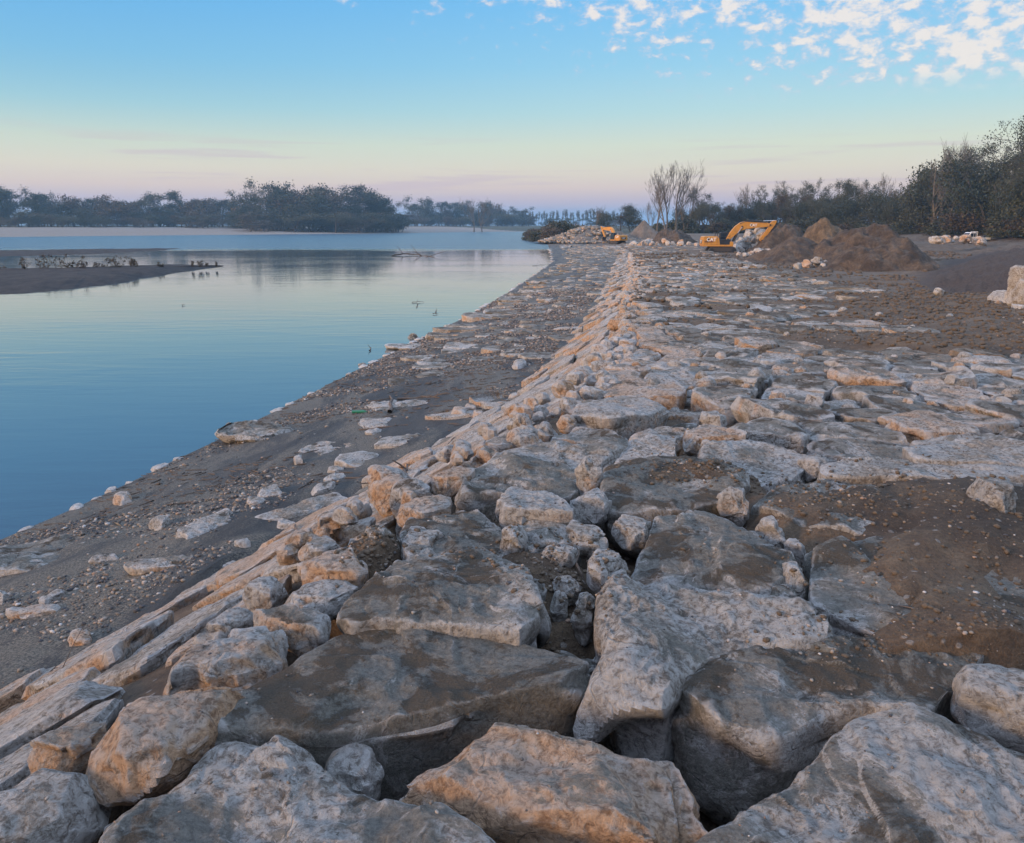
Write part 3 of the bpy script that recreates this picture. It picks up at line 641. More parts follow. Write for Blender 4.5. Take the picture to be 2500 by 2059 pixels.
for idx, (nm, po, dz, up, low, n, och, mud, tilt, rough, cuts, lab) in enumerate(TR):
    cx_, cy_ = np.mean(po, 0); z0 = 0.0
    for _ in range(12): x_, y_ = dpx(cx_, cy_, z0); z0 = 0.5 * z0 + 0.5 * (float(zt(y_)) + dz)
    if nm in ('foreground_slab', 'block', 'flat_stone') or cy_ > 1500 and cx_ > 600: wp = [dpx(a, b, z0) for a, b in po]
    else:                                   # an outline seen from the side: share its height between depth and rise
        ar = np.array(po, float); lo_, hi_ = ar.min(0), ar.max(0); wpx, hpx = hi_ - lo_; mid_ = (lo_ + hi_) / 2; zc_ = z0
        for _ in range(12):
            xq, yq = dpx(mid_[0], mid_[1], zc_); zc_ = .5 * zc_ + .5 * (float(zt(yq)) + dz * .5)
        dd_ = yq * math.cos(PITCH) + (EYE - zc_) * math.sin(PITCH); k_ = dd_ / FPX / .8432
        al = math.atan2(EYE - zc_, yq); Wm, Hs = wpx * k_, hpx * k_
        Dm = min(Wm * 1.1, Hs / math.sin(al) * .82); Hm = max((Hs - Dm * math.sin(al)) / math.cos(al), .3 * Hs)
        wp = [(xq + (a - mid_[0]) * k_, yq - (b - mid_[1]) / (hpx / 2) * Dm / 2) for a, b in po]
        up = Hm * .55; low = Hm * .45 + .12; z0 = zc_ + Hm * .5; rough *= .8; cuts += 4
    if nm in ('foreground_slab', 'block', 'flat_stone'): wp = [tuple(q) for q in inset(wp, .03)]; n = n * 1.7
    OCC.append(np.array(wp))
    cy = np.mean([q[1] for q in wp])
    res = float(np.clip(cy * 0.0042, 0.011, 0.04))
    st = stone(wp, z0, up, low, res, n, 100 + idx * 7, tilt, rough, cuts, 2, steps=(0.012 if n > 4 else 0.0), wob=0.035)
    put_stone(nm, st, (rngT.random(), och, mud), lab, {'foreground_slab': 'slab', 'flat_stone': 'slab', 'block': 'block', 'boulder': 'boulder', 'small_rock': 'rock'}[nm])

# ---- packing: cells between scattered seeds become stones
def clip_poly(poly, m, n):
    out = []
    L = len(poly)
    for i in range(L):
        a, b = poly[i], poly[(i + 1) % L]
        da = (a[0] - m[0]) * n[0] + (a[1] - m[1]) * n[1]; db = (b[0] - m[0]) * n[0] + (b[1] - m[1]) * n[1]
        if da <= 0: out.append(a)
        if (da < 0 < db) or (db < 0 < da):
            t = da / (da - db); out.append((a[0] + (b[0] - a[0]) * t, a[1] + (b[1] - a[1]) * t))
    return out
def cells(pts, own, rad, gap):
    """voronoi cells of pts (own[i] True -> wanted), pulled in by gap"""
    grid = {}
    for i, p in enumerate(pts): grid.setdefault((int(p[0] // rad), int(p[1] // rad)), []).append(i)
    out = []
    for i, p in enumerate(pts):
        if not own[i]: continue
        poly = [(p[0] - rad, p[1] - rad), (p[0] + rad, p[1] - rad), (p[0] + rad, p[1] + rad), (p[0] - rad, p[1] + rad)]
        gx, gy = int(p[0] // rad), int(p[1] // rad)
        for a in range(-2, 3):
            for b in range(-2, 3):
                for j in grid.get((gx + a, gy + b), ()):
                    if j == i: continue
                    q = pts[j]; d = math.hypot(q[0] - p[0], q[1] - p[1])
                    if d > 2 * rad or d < 1e-6: continue
                    nrm = ((q[0] - p[0]) / d, (q[1] - p[1]) / d)
                    k = d / 2 - gap
                    poly = clip_poly(poly, (p[0] + nrm[0] * k, p[1] + nrm[1] * k), nrm)
                    if len(poly) < 3: break
                if len(poly) < 3: break
            if len(poly) < 3: break
        if len(poly) >= 3: out.append((i, poly))
    return out
def inside(P, x, y):
    r = False; j = len(P) - 1
    for i in range(len(P)):
        if (P[i][1] > y) != (P[j][1] > y) and x < (P[j][0] - P[i][0]) * (y - P[i][1]) / (P[j][1] - P[i][1]) + P[i][0]: r = not r
        j = i
    return r

cand = []     # (screen size, kind, maker)
rg = random.Random(11)
def scr(x, y, z, area):
    d = y * math.cos(PITCH) + (EYE - z) * math.sin(PITCH)
    if d < 1: return 0
    X = 1250 + x / d * FPX
    if X < -60 or X > 2560: return 0
    return area * (FPX / d) ** 2 * max(0.03, (EYE - z) / math.hypot(y, EYE - z))
def poisson(y0, y1, xa, xb, sp, pts):
    y = y0
    while y < y1:
        s = sp(y); x = xa(y) + rg.uniform(0, s)
        while x < xb(y):
            px_, py_ = x + rg.uniform(-.36, .36) * s, y + rg.uniform(-.36, .36) * s
            pts.append((px_, py_)); x += s * rg.uniform(0.85, 1.25)
        y += s * 0.92
# top of the bank
pts = []; own = []
for P in OCC:
    lo, hi = P.min(0), P.max(0)
    stp = max(0.07, min(0.16, (hi - lo).min() / 3))
    for a in np.arange(lo[0], hi[0] + stp, stp):
        for b in np.arange(lo[1], hi[1] + stp, stp):
            if inside(P, a, b): pts.append((a, b)); own.append(False)
nocc = len(pts)
new = []
poisson(0.8, 13, lambda y: float(XC(y)) + 0.1, lambda y: float(XC(y)) + 14, lambda y: 0.56 if y < 5.5 else 0.78, new)
poisson(13, 160, lambda y: float(XC(y)) + 0.15, lambda y: min(float(XR(y)) - 0.2, float(XC(y)) + 30), lambda y: np.interp(y, [13, 30, 60, 160], [0.92, 1.0, 1.1, 1.5]), new)
for p in new:
    if any(inside(P, *p) for P in OCC if P[:, 0].min() - .1 < p[0] < P[:, 0].max() + .1 and P[:, 1].min() - .1 < p[1] < P[:, 1].max() + .1): continue
    pts.append(p); own.append(True)
for yy_ in np.arange(0.5, 160, .5):
    st_ = .35 + yy_ * .006
    for dx_ in (-.12, -.6): pts.append((float(XC(yy_)) + dx_ * (st_ + .5) + rg.uniform(-.1, .1), yy_ + rg.uniform(-.15, .15))); own.append(False)
smk = soilmask(np.array([p[0] for p in pts]), np.array([p[1] for p in pts]))
def area(poly):
    return abs(sum(poly[i][0] * poly[(i + 1) % len(poly)][1] - poly[(i + 1) % len(poly)][0] * poly[i][1] for i in range(len(poly)))) / 2
for i, poly in cells(pts, own, 1.5, 0.03):
    x, y = pts[i]; A = area(poly)
    if A < 0.02: continue
    s = smk[i]; z = float(zt(y))
    if s > 0.4 and rg.random() < 0.40 + 0.57 * s: continue
    dz = rg.gauss(0.0, 0.04) - 0.07 * s
    if A < 0.12 and y < 9: dz -= 0.12
    r_ = rg.random()
    och = 0.18 + 0.8 * r_ ** 1.3; mud = float(np.clip(rg.gauss(0.56 + 0.2 * s + float(np.interp(y, [9, 14, 30, 60], [0, .10, .16, .25])), 0.25), 0.05, 1.5))
    if x - float(XC(y)) < 1.2: och = min(1, och + 0.3); mud *= 0.6
    cand.append(dict(kind='top', x=x, y=y, z=z + dz, poly=poly, A=A, up=rg.uniform(.06, .13) if A > .2 else .1, low=0.35, n=rg.uniform(6, 13), och=och, mud=mud,
                     tilt=(rg.gauss(0, .035), rg.gauss(0, .045)), s=scr(x, y, z, A), xr=x - float(XC(y)), smk=s))
# face of the bank: coordinates along the bank and up the slope
pts = []; q = -4.0
while q < 150:
    s = float(np.interp(q, [0, 6, 30, 150], [0.55, 0.6, 0.7, 1.1]))
    nrw = 5 if q < 45 else (4 if q < 80 else 3)
    for row in range(nrw):
        tt = (row + 0.5 + rg.uniform(-.3, .3)) / nrw
        pts.append((tt, q + rg.uniform(-.5, .5) * s * (1.8 if q < 12 else 1.3)))
    q += s * (1.9 if q < 12 else 1.2)
fl = [(1 - t) * 0 + t * float(XC(yy)) + (1 - t) * float(XT(yy)) for t, yy in pts]
ptw = [(fx, p[1]) for fx, p in zip(fl, pts)]
fown = [True] * len(ptw)
for yy_ in np.arange(-4, 152, .4):
    wd = max(.3, float(XC(yy_) - XT(yy_))) / 8
    for xx_ in (float(XC(yy_)) + wd * .8, float(XT(yy_)) - wd * 1.6): ptw.append((xx_, yy_)); fown.append(False)
for P in OCC:
    lo, hi = P.min(0), P.max(0)
    for a in np.arange(lo[0], hi[0] + .12, .12):
        for b in np.arange(lo[1], hi[1] + .12, .12):
            if inside(P, a, b): ptw.append((a, b)); fown.append(False)
for ii in range(len(pts)):
    if any(inside(P, *ptw[ii]) for P in OCC): fown[ii] = False
for (ii, poly) in cells(ptw, fown, 1.7, 0.028):
    x, y = ptw[ii]; A = area(poly)
    if A < 0.06: continue
    xc, xt = float(XC(y)), float(XT(y)); t = (x - xt) / max(xc - xt, .1)
    zt_, zb_ = float(zt(y)), float(zb(y)); z = zb_ + (zt_ - zb_) * t
    sl = (zt_ - zb_) / max(xc - xt, .3)
    drx = (float(XC(y + .5)) - float(XC(y - .5)))
    cand.append(dict(kind='face', x=x, y=y, z=z - .13 * max(0, t - .55) / .45 + rg.gauss(0.0, 0.05 if y > 9 else .03) - float(np.interp(y, [5, 12], [.05, 0])), poly=[(a_ + rg.gauss(0, .035), b_ + rg.gauss(0, .05)) for a_, b_ in poly], A=A, up=rg.uniform(.05, .09), low=0.3, n=rg.uniform(4, 10), och=0.3 + 0.65 * rg.random(), mud=rg.uniform(0.0, 0.3) + float(np.interp(y, [14, 40], [0, .3])) if t > 0.12 else 0.6,
                     tilt=(sl * rg.uniform(.9, 1.08), -sl * drx + rg.gauss(0, .05 if y > 12 else .02)), s=scr(x, y, z, A) * 1.0, t=t, smk=0))
# berm beyond the sand: mud-bedded flat stones
pts = []
poisson(10, 165, lambda y: float(XW(y)) + 1.0 + y / 60, lambda y: float(XT(y)) - 0.2, lambda y: np.interp(y, [10, 30, 60, 160], [0.95, 1.0, 1.15, 1.6]), pts)
bn = fbm(P3([p[0] for p in pts], [p[1] for p in pts]), 0.35, 3, 71)
for i, poly in cells(pts, [True] * len(pts), 1.7, 0.05):
    x, y = pts[i]; A = area(poly)
    pr = float(np.interp(y, [10, 16, 20, 27, 34, 45, 60], [0.20, 0.26, 0.40, 0.65, 0.85, 0.97, 1.0])) + bn[i] * 0.45
    if rg.random() > pr or A < .1: continue
    z = gz(x, y)
    k = rg.uniform(.65, 1.08)
    c = np.mean(poly, 0); poly = [tuple(c + (np.array(p) - c) * k) for p in poly]
    if min(p[0] for p in poly) < float(XW(y)) + .2: continue
    cand.append(dict(kind='berm', x=x, y=y, z=z + rg.uniform(.0, .06), poly=poly, A=A * k * k, up=.06, low=.25, n=rg.uniform(4, 8), och=0.2 + .5 * rg.random(), mud=float(np.clip(rg.gauss(float(np.interp(y, [14, 26], [.5, .74])), .2), 0, 1.15)),
                     tilt=(rg.gauss(0.02, .03), rg.gauss(0, .03)), s=scr(x, y, z, A * k * k), smk=0))

for c in cand: c['d'] = math.hypot(c['x'], c['y'])
LIM = {'top': 175, 'face': 70, 'berm': 55}
NAMES = {'top': 'paving_stone', 'face': 'slope_stone', 'berm': 'shore_stone'}
heaps = {k: Heap() for k in LIM}
def dist_phrase(y):
    if y < 7: return "in the foreground"
    if y < 11: return "near the long smooth slab"
    if y < 17: return "beyond the long smooth slab"
    if y < 30: return "level with the leaning slabs"
    return "far off towards the excavators"
for kind in LIM:
    L = sorted([c for c in cand if c['kind'] == kind], key=lambda c: -c['s'])
    for k, c in enumerate(L):
        if c['s'] <= 0 and c['y'] > 3 and c['d'] > 12 and abs(c['x']) > 0.9 * c['y'] + 6: continue
        d = max(1.5, c['d'])
        res = float(np.clip(d * 0.0045, 0.016, 0.40))
        st = stone(c['poly'], c['z'], c['up'], c['low'], res, c['n'], int(abs(c['x'] * 977 + c['y'] * 3571)) + 3, c['tilt'], (0.022 if c['kind'] == 'face' and d < 16 else 0.045) if d < 40 else 0.07, 3 if d < 60 else 1, 1, steps=0.01 if d < 20 else 0.0, wob=0.06)
        if st is None: continue
        rock = (rg.random(), c['och'], c['mud'])
        if k < LIM[kind] and c['s'] > 0:
            colr = "orange stained" if c['och'] > .62 else ("muddy brown" if c['mud'] > .6 else ("pale bluish white" if c['mud'] < .38 else "grey silt dusted"))
            if kind == 'top':
                place = "next to the crest" if c['xr'] < 2 else ("amid the bank top" if c['xr'] < 6 else "on the muddy right side")
                lab = f"{colr} paving stone {place}, {dist_phrase(c['y'])}"; gp = "stones paving the bank top"
            elif kind == 'face':
                place = "upper" if c['t'] > .66 else ("middle" if c['t'] > .33 else "lowest")
                lab = f"{colr} slab, {place} course of the bank face, {dist_phrase(c['y'])}"; gp = "slabs facing the bank slope"
            else:
                lab = f"{colr} flat stone bedded in the dark river shore, {dist_phrase(c['y'])}"; gp = "flat stones on the river shore"
            put_stone(NAMES[kind], st, rock, lab, 'stone', gp, smooth=d < 13)
        else:
            heaps[kind].add(st, rock)
heaps['top'].build('paving_stones', "smaller and farther stones paving the bank top", False)
heaps['face'].build('slope_stones', "farther slabs facing the bank slope", False)
heaps['berm'].build('shore_stones', "farther stones paving the river shore", False)

# broken rocks along the crest
crh = Heap(); y = 4.0; k = 0
while y < 110:
    s = rg.uniform(.055, .155) * (1 + y / 60); x = float(XC(y)) + rg.uniform(-.35, .30)
    if not any(inside(P, x, y) for P in OCC):
        po = [(x + s * 1.2 * math.cos(a) * rg.uniform(.7, 1.25), y + s * math.sin(a) * rg.uniform(.7, 1.25)) for a in np.linspace(0, 2 * math.pi, 9)[:-1]]
        st = stone(po, float(zt(y)) + rg.uniform(-.03, .07), s * .7, s * .9, float(np.clip(y * .0045, .014, .3)), 2.9, k * 31 + 9, (rg.gauss(-.05, .1), rg.gauss(0, .12)), .07, 9, 1)
        rock = (rg.random(), rg.uniform(.45, 1), rg.uniform(.0, .4))
        if y < 24 and k < 70: put_stone('crest_rock', st, rock, f"{'bright orange' if rock[1] > .8 else 'tan' if rock[1] > .6 else 'pale'} {'chunky' if s > .15 else 'small'} broken rock on the crest, {dist_phrase(y)}", 'rock', 'broken rocks along the crest')
        else: crh.add(st, rock)
        k += 1
    y += s * rg.uniform(.9, 2.0)
crh.build('crest_rocks', "farther broken rocks along the crest", False)

# ---- half buried stones on the near sand: reading-unit centre, half sizes, lean, ochre
def blob(cx, cy, rx, ry, rot, z, seed, k=12, jag=0.2):
    r = random.Random(seed); out = []
    for i in range(k):
        a = 2 * math.pi * i / k; m = 1 + r.uniform(-jag, jag)
        u, v = rx * m * math.cos(a), ry * m * math.sin(a)
        out.append(dpx(cx + u * math.cos(rot) - v * math.sin(rot), cy + u * math.sin(rot) + v * math.cos(rot), z))
    return out
SB = [(420,1082,82,17,-.33,.2,"long pale slab half buried in the sand, nearest the middle of the shore"),(620,1045,100,16,-.25,.45,"longest pale slab on the near sand, with a tan edge towards the river"),
 (345,1156,92,14,-.03,.5,"low grey and tan slab sunk in the sand near the foot of the bank"),(332,1075,24,11,-.3,.1,"short white stone in the sand left of the long pale slab"),
 (670,1000,32,10,-.35,.15,"pale curved stone where the gravel bands begin"),(560,1012,30,13,-.1,.15,"whitish lump above the longest pale slab"),
 (208,1148,28,9,-.1,.1,"white oval stone on the sand near the left edge"),(110,1225,40,9,-.4,.15,"narrow white curved stone low on the left sand"),
 (75,1255,66,8,-.08,.65,"thin yellowish stone at the lower left of the sand"),(60,1158,50,5,-.05,.3,"thin pale sliver near the left edge of the sand"),
 (228,1160,0,0,0,0,""),(165,1312,30,13,-.3,.75,"orange tipped stone at the foot of the bank on the left"),(0,1230,16,9,0,.2,"white stone cut by the left edge of the sand"),
 (252,1025,22,13,-.1,.8,"yellowish rock near the water on the left"),(390,945,0,0,0,0,""),(525,1030,20,7,0,.4,"flat tan stone between gravel bands"),
 (590,1078,24,7,-.1,.1,"small white stone just below the longest pale slab"),(620,1098,30,9,-.15,.1,"white stone close to the pale face slabs"),
 (614,946,9,7,0,.5,"round cream pebble rock standing on the grey sand"),(690,965,18,6,.1,.0,"small white scrap-like stone at the edge of the gravel"),
 (690,982,22,6,-.2,.1,"bluish flat stone just beyond the pale curved stone"),(500,1115,18,6,-.1,.3,"pale tan pebble rock beneath the long pale slab"),
 (470,1165,20,5,-.4,.2,"white shard at the foot of the bank"),(780,985,22,10,-.1,.4,"cream boulder resting at the foot of the face"),
 (785,832,45,6,-.1,.35,"long thin pale stone amid driftwood on the shore"),(850,830,42,7,-.12,.4,"tapered pale stone behind the twig litter"),
 (1068,748,14,8,0,.2,"pale round boulder alone on the dark shore"),(945,845,15,9,0,.9,"orange broken lump in the rubble heap on the shore"),
 (970,840,14,10,0,.9,"cream orange lump, tallest of the rubble heap on the shore"),(985,852,12,7,0,.8,"small tan lump at the end of the rubble heap on the shore"),
 (950,715,40,6,0,.3,"pale flat slab in the gravel far down the shore"),(770,888,22,4,-.05,.0,"blue white slip of stone on the twig litter"),
 (870,868,0,0,0,0,""),(895,752,55,7,-.05,.25,"wide flat grey slab on the gravelly shore"),(845,712,45,5,0,.4,"thin tan slab on the far gravelly shore"),
 (1010,862,10,6,0,.7,"tan cobble below the rubble heap"),(1035,832,11,8,0,.6,"tan cobble right of the rubble heap"),(1060,815,10,5,0,.4,"flat pale cobble near the foot of the far face")]
for k, (cx, cy, rx, ry, rot, och, lab) in enumerate(SB):
    if not rx: continue
    z0 = -2.0
    for _ in range(14):
        x_, y_ = dpx(cx, cy, z0); z0 = 0.5 * z0 + 0.5 * (gz(x_, y_) + .04)
    tall = 0.12 if max(rx, ry) / max(min(rx, ry), 1) < 2.2 else 0.035
    po = blob(cx, cy + (2 if tall > .1 else 0), rx, ry, rot, z0, k)
    st = stone(po, z0 + tall * 0.7, tall * .9, .16, float(np.clip(y_ * .0035, .015, .06)), 3.2, 900 + k, (0.02, 0), .06, 4, 1)
    put_stone('shore_rock', st, (rngT.random(), och, 0.25), lab, 'rock')
# stones edging the water
y = 7.0; k = 0
edge_h = Heap()
while y < 150:
    x = float(XW(y)); w_ = rg.uniform(.10, .27) * (1 + y / 60)
    if rg.random() < .6:
        po = [(x + .05 + w_ * .65 * math.cos(a) * rg.uniform(.8, 1.15), y + w_ * math.sin(a) * rg.uniform(.8, 1.15)) for a in np.linspace(0, 2 * math.pi, 9)[:-1]]
        st = stone(po, ZW + rg.uniform(.02, .08), .06, .25, float(np.clip(y * .006, .03, .3)), 3.2, k * 13 + 5, (.08, 0), .07, 3, 1)
        rock = (rg.random(), rg.uniform(.2, .8), rg.uniform(.1, .45))
        if k < 44: put_stone('waterline_stone', st, rock, f"{'tan' if rock[1] > .5 else 'pale'} {'wide' if w_ > .22 else 'small'} stone edging the water, {dist_phrase(y) if y > 9 else 'nearest the left edge'}", 'stone', "stones along the waterline")
        else: edge_h.add(st, rock)
        k += 1
    y += w_ * 1.5 + rg.uniform(0, .25) * (1 + y / 40)
edge_h.build('waterline_stones', "farther stones edging the water")

# ================================================================== gravel, pebbles and clods
ico_v = np.array([(0, 0, 1), (.894, 0, .447), (.276, .851, .447), (-.724, .526, .447), (-.724, -.526, .447), (.276, -.851, .447), (.724, .526, -.447), (-.276, .851, -.447), (-.894, 0, -.447), (-.276, -.851, -.447), (.724, -.526, -.447), (0, 0, -1)])
ico_f = np.array([(0, 1, 2), (0, 2, 3), (0, 3, 4), (0, 4, 5), (0, 5, 1), (1, 6, 2), (2, 7, 3), (3, 8, 4), (4, 9, 5), (5, 10, 1), (6, 7, 2), (7, 8, 3), (8, 9, 4), (9, 10, 5), (10, 6, 1), (6, 11, 7), (7, 11, 8), (8, 11, 9), (9, 11, 10), (10, 11, 6)])
def make_pebble_mat():
    m, t = newmat("pebble")
    pos = t.new('ShaderNodeNewGeometry').outputs['Position']
    a = t.new('ShaderNodeSeparateColor', {0: t.new('ShaderNodeAttribute', attribute_name='rock').outputs['Color']}).outputs
    c = t.ramp(a[0], [(0, (.05, .05, .055)), (.25, (.14, .115, .09)), (.5, (.22, .175, .13)), (.72, (.34, .29, .24)), (.88, (.26, .15, .09)), (.96, (.40, .37, .33)), (1, (.5, .47, .44))])
    n = t.noise(pos, 40, 4, .6)
    c = t.mix(t.math('MULTIPLY', n, .6), c, t.mix(1.0, c, (.55, .53, .5), 'MULTIPLY'))
    finish(t, c, .85, n, .01)
    return m
M_PEB = make_pebble_mat()
nprs = np.random.RandomState(3)
def scatter(name, X, Y, Z, S, label, bias=1.0, kind='stuff', flat=.6):
    n = len(X)
    sx_ = S * nprs.uniform(.7, 1.35, n); sy_ = S * nprs.uniform(.6, 1.1, n); sz_ = S * nprs.uniform(.35, .8, n) * flat / .6
    th = nprs.uniform(0, 6.28, n)
    V = ico_v[None] * (1 + nprs.uniform(-.22, .22, (n, 12, 1)))
    r0_ = 0
    v = np.stack([V[..., 0] * sx_[:, None], V[..., 1] * sy_[:, None], V[..., 2] * sz_[:, None]], -1)
    c, s = np.cos(th)[:, None], np.sin(th)[:, None]
    v = np.stack([v[..., 0] * c - v[..., 1] * s + X[:, None], v[..., 0] * s + v[..., 1] * c + Y[:, None], v[..., 2] + (Z + sz_ * .45)[:, None]], -1)
    F = (ico_f[None] + (np.arange(n) * 12)[:, None, None]).reshape(-1, 3)
    r = nprs.uniform(0, 1, n) ** bias
    o = mesh_np(name, v.reshape(-1, 3), F, M_PEB, attr={'rock': np.repeat(np.stack([r, r, r], 1), 12, 0)}, smooth=True)
    return tag(o, label, None, None, kind)
# banded river gravel on the shore
N = 110000
yy = 4 + 46 * nprs.uniform(0, 1, N) ** 1.7; tt = nprs.uniform(0.02, .98, N); xx = XT(yy) * tt + XW(yy) * (1 - tt)
band = fbm(P3(xx * .55, yy * .8), .9, 4, 61) + np.interp(yy, [4, 12, 18, 26, 50], [-.15, -.05, .25, .5, .4])
keep = (band > nprs.uniform(0.0, .5, N)) | (nprs.uniform(0, 1, N) < .02)
xx, yy = xx[keep][:60000], yy[keep][:60000]
zz = ground_z(xx, yy)
scatter('river_gravel', xx, yy, zz - .004, (.006 + .020 * nprs.uniform(0, 1, len(xx)) ** 4) * (1 + yy / 26), "bands of brown river gravel on the dark sand", 1.9)
# pebbles on the bank top: sit on the stones by casting down
bpy.context.view_layer.update()
dg = bpy.context.evaluated_depsgraph_get()
def drop(x, y, z0=3.0):
    ok, loc, nor, *_ = SC.ray_cast(dg, Vector((x, y, z0)), Vector((0, 0, -1)))
    return (loc.z, nor.z) if ok else (gz(x, y), 1)
X_, Y_, Z_, S_ = [], [], [], []
pn = lambda x, y: float(fbm(P3([x], [y]), .9, 3, 88)[0])
tries = 0
rp = random.Random(77)
while len(X_) < 3000 and tries < 40000:
    tries += 1
    y = 1.2 + 20 * rp.random() ** 1.8; x = float(XC(y)) + (0.72 * y + 5) * rp.random() ** .8
    if abs(x) > .75 * y + 1.2: continue
    right = (x - float(XC(y))) / (0.5 * y + 3)
    if rp.random() > .03 + .9 * max(0, pn(x, y) + .4 * right): continue
    z, nz_ = drop(x, y)
    if nz_ < .85 or z < zt(y) - .3: continue
    s = rp.choice([.0015, .0015, .002, .002, .003, .003, .004, .0055]) * (1 + y / 4)
    X_.append(x); Y_.append(y); Z_.append(z - s * .1); S_.append(s)
scatter('scattered_pebbles', np.array(X_), np.array(Y_), np.array(Z_), np.array(S_), "small pebbles and crumbs of earth strewn over the slabs", 1.3)
# soil clods over the earth on the right
N = 60000
yy = 3.0 + 100 * nprs.uniform(0, 1, N) ** 1.6; xx = XC(yy) + (nprs.uniform(0, 1, N) * (.8 * yy + 8))
m_ = soilmask(xx, yy); keep = (m_ > nprs.uniform(.5, 1.0, N)) & (np.abs(xx) < .72 * yy + 2) & (xx < XR(yy) + .3)
xx, yy = xx[keep][:22000], yy[keep][:22000]
def clod_mat():
    m, t = newmat("clod"); pos = t.new('ShaderNodeNewGeometry').outputs['Position']
    n = t.noise(pos, 3, 6, .7); finish(t, t.mix(n, (.05, .036, .024), (.15, .11, .072)), .95, t.noise(pos, 30, 4, .7), .02); return m
o = scatter('earth_clods', xx, yy, ground_z(xx, yy) - .01, (.012 + .03 * nprs.uniform(0, 1, len(xx)) ** 2.5) * (1 + yy / 18), "crumbled earth on the soil covered part of the bank")
o.data.materials[0] = clod_mat()

N = 50000
yy = 30 + 100 * nprs.uniform(0, 1, N) ** 1.3; xx = XR(yy) + nprs.uniform(0, 1, N) * (.75 * yy - XR(yy) + 3)
keep = (xx > XR(yy) + .2) & (xx < XL(yy) + 1) & (fbm(P3(xx, yy), .35, 3, 44) > nprs.uniform(-.5, .6, N)); xx, yy = xx[keep][:20000], yy[keep][:20000]
o = scatter('pit_clods', xx, yy, ground_z(xx, yy) - .03, (.03 + .16 * nprs.uniform(0, 1, len(xx)) ** 5) * (.6 + yy / 90), "churned clods on the floor and banks of the dug out ground"); o.data.materials[0] = bpy.data.materials['clod']
n_ = 9000; pk = nprs.randint(0, len(EARTH), n_); E_ = np.array(EARTH)[pk]
xx = E_[:, 0] + nprs.normal(0, .55, n_) * E_[:, 2]; yy = E_[:, 1] + nprs.normal(0, .5, n_) * E_[:, 3]
zz = np.array([drop(a, b)[0] for a, b in zip(xx, yy)])
ss = (.0020 + .011 * nprs.uniform(0, 1, n_) ** 6) * (.6 + yy / 6)
h_ = n_ // 3
scatter('gravel_patches', xx[:h_], yy[:h_], zz[:h_] - .001, ss[:h_], "gravel mixed into the mud patches on the slabs", 1.6)
o = scatter('mud_crumbs', xx[h_:], yy[h_:], zz[h_:] - .002, ss[h_:] * 1.3, "crumbs of mud lying on the slabs"); o.data.materials[0] = bpy.data.materials['clod']
# loose mid-size rubble sitting on the far top
rub = Heap(); k = 0
while k < 240:
    y = 8 + 70 * rg.random() ** 1.6; x = float(XC(y)) + rg.uniform(0, .45 * y + 6)
    if x > float(XR(y)) - .5 or (float(soilmask(np.array([x]), np.array([y]))[0]) > .4 and rg.random() < .85): continue
    s = rg.uniform(.05, .13) * (1 + y / 90)
    z, nz_ = drop(x, y)
    po = [(x + s * math.cos(a) * rg.uniform(.8, 1.2), y + s * .8 * math.sin(a) * rg.uniform(.8, 1.2)) for a in np.linspace(0, 2 * math.pi, 9)[:-1]]
    st = stone(po, z + s * .6, s * .6, s * .6, float(np.clip(y * .006, .02, .2)), 2.6, k * 17, (0, 0), .1, 5, 1)
    rock = (rg.random(), rg.uniform(0, 1), rg.uniform(0, .5))
    if y < 15 and k % 4 == 0: put_stone('loose_rock', st, rock, f"{'orange' if rock[1] > .6 else 'pale'} fist to head sized rock lying loose on the slabs, {dist_phrase(y)}", 'rock', "loose rocks on the bank top")
    else: rub.add(st, rock)
    k += 1
rub.build('rubble', "small loose rubble lying over the paved bank top")

# ================================================================== heaps of earth
def mound(name, cx, cy, rx, ry, h, mat, label, seed, zb0, rot=0.0, sharp=1.0, grp=None, ridge=0.12, asym=0.0, detail=1.0):
    nr_, na = 60, 150
    r = np.linspace(0, 1, nr_); a = np.linspace(0, 2 * math.pi, na, endpoint=False)
    RR, AA = np.meshgrid(r, a, indexing='ij')
    rad = 1 + .16 * np.cos(AA * 2 + seed) + .08 * np.cos(AA * 5 + seed * 2)
    u = RR * np.cos(AA) * rad; v = RR * np.sin(AA) * rad
    x = cx + (u * rx) * math.cos(rot) - (v * ry) * math.sin(rot); y = cy + (u * rx) * math.sin(rot) + (v * ry) * math.cos(rot)
    P = P3(x, y)
    prof = (1 - RR.ravel() ** (1.15 * sharp)) if sharp <= 1 else 0.5 + 0.5 * np.cos(np.pi * RR.ravel() ** 1.1)
    env = sstep(1 - RR.ravel(), 0, .25)
    cut = fbm(P3((x * .80 + y * .60), (y * .80 - x * .60) * .10), 1.5, 4, seed + 40) * .13 if name == 'earth_bank' else 0
    z = zb0 - .25 + cut * env + h * prof + (fbm(P, 2.2 / max(rx, ry), 5, seed) * h * ridge * 1.6 + fbm(P, .9, 4, seed + 4) * .30 * detail) * env
    i = np.arange(nr_ - 1)[:, None] * na; j = np.arange(na)[None]; j2 = (j + 1) % na
    F = np.stack([i + j, i + na + j, i + na + j2, i + j2], -1).reshape(-1, 4)
    o = mesh_np(name, np.stack([x.ravel(), y.ravel(), z], 1), F, mat, loc=(cx, cy, zb0))
    return tag(o, label, 'earth mound', grp)
def at(X, Y, z):                # photograph pixel on level z
    return pix(X, Y, z)
def atd(X, D): return (X - 1250) / FPX * D * (1.0), D      # column at a depth, for things near the horizon
mx, my = atd(2098, 88); mound('earth_mound', mx, my, 8.4, 7.5, 3.75, M_MOUND, "largest dark brown earth mound, right of the nearer excavator", 3, -2.2, .05, 1.5, detail=1.3)
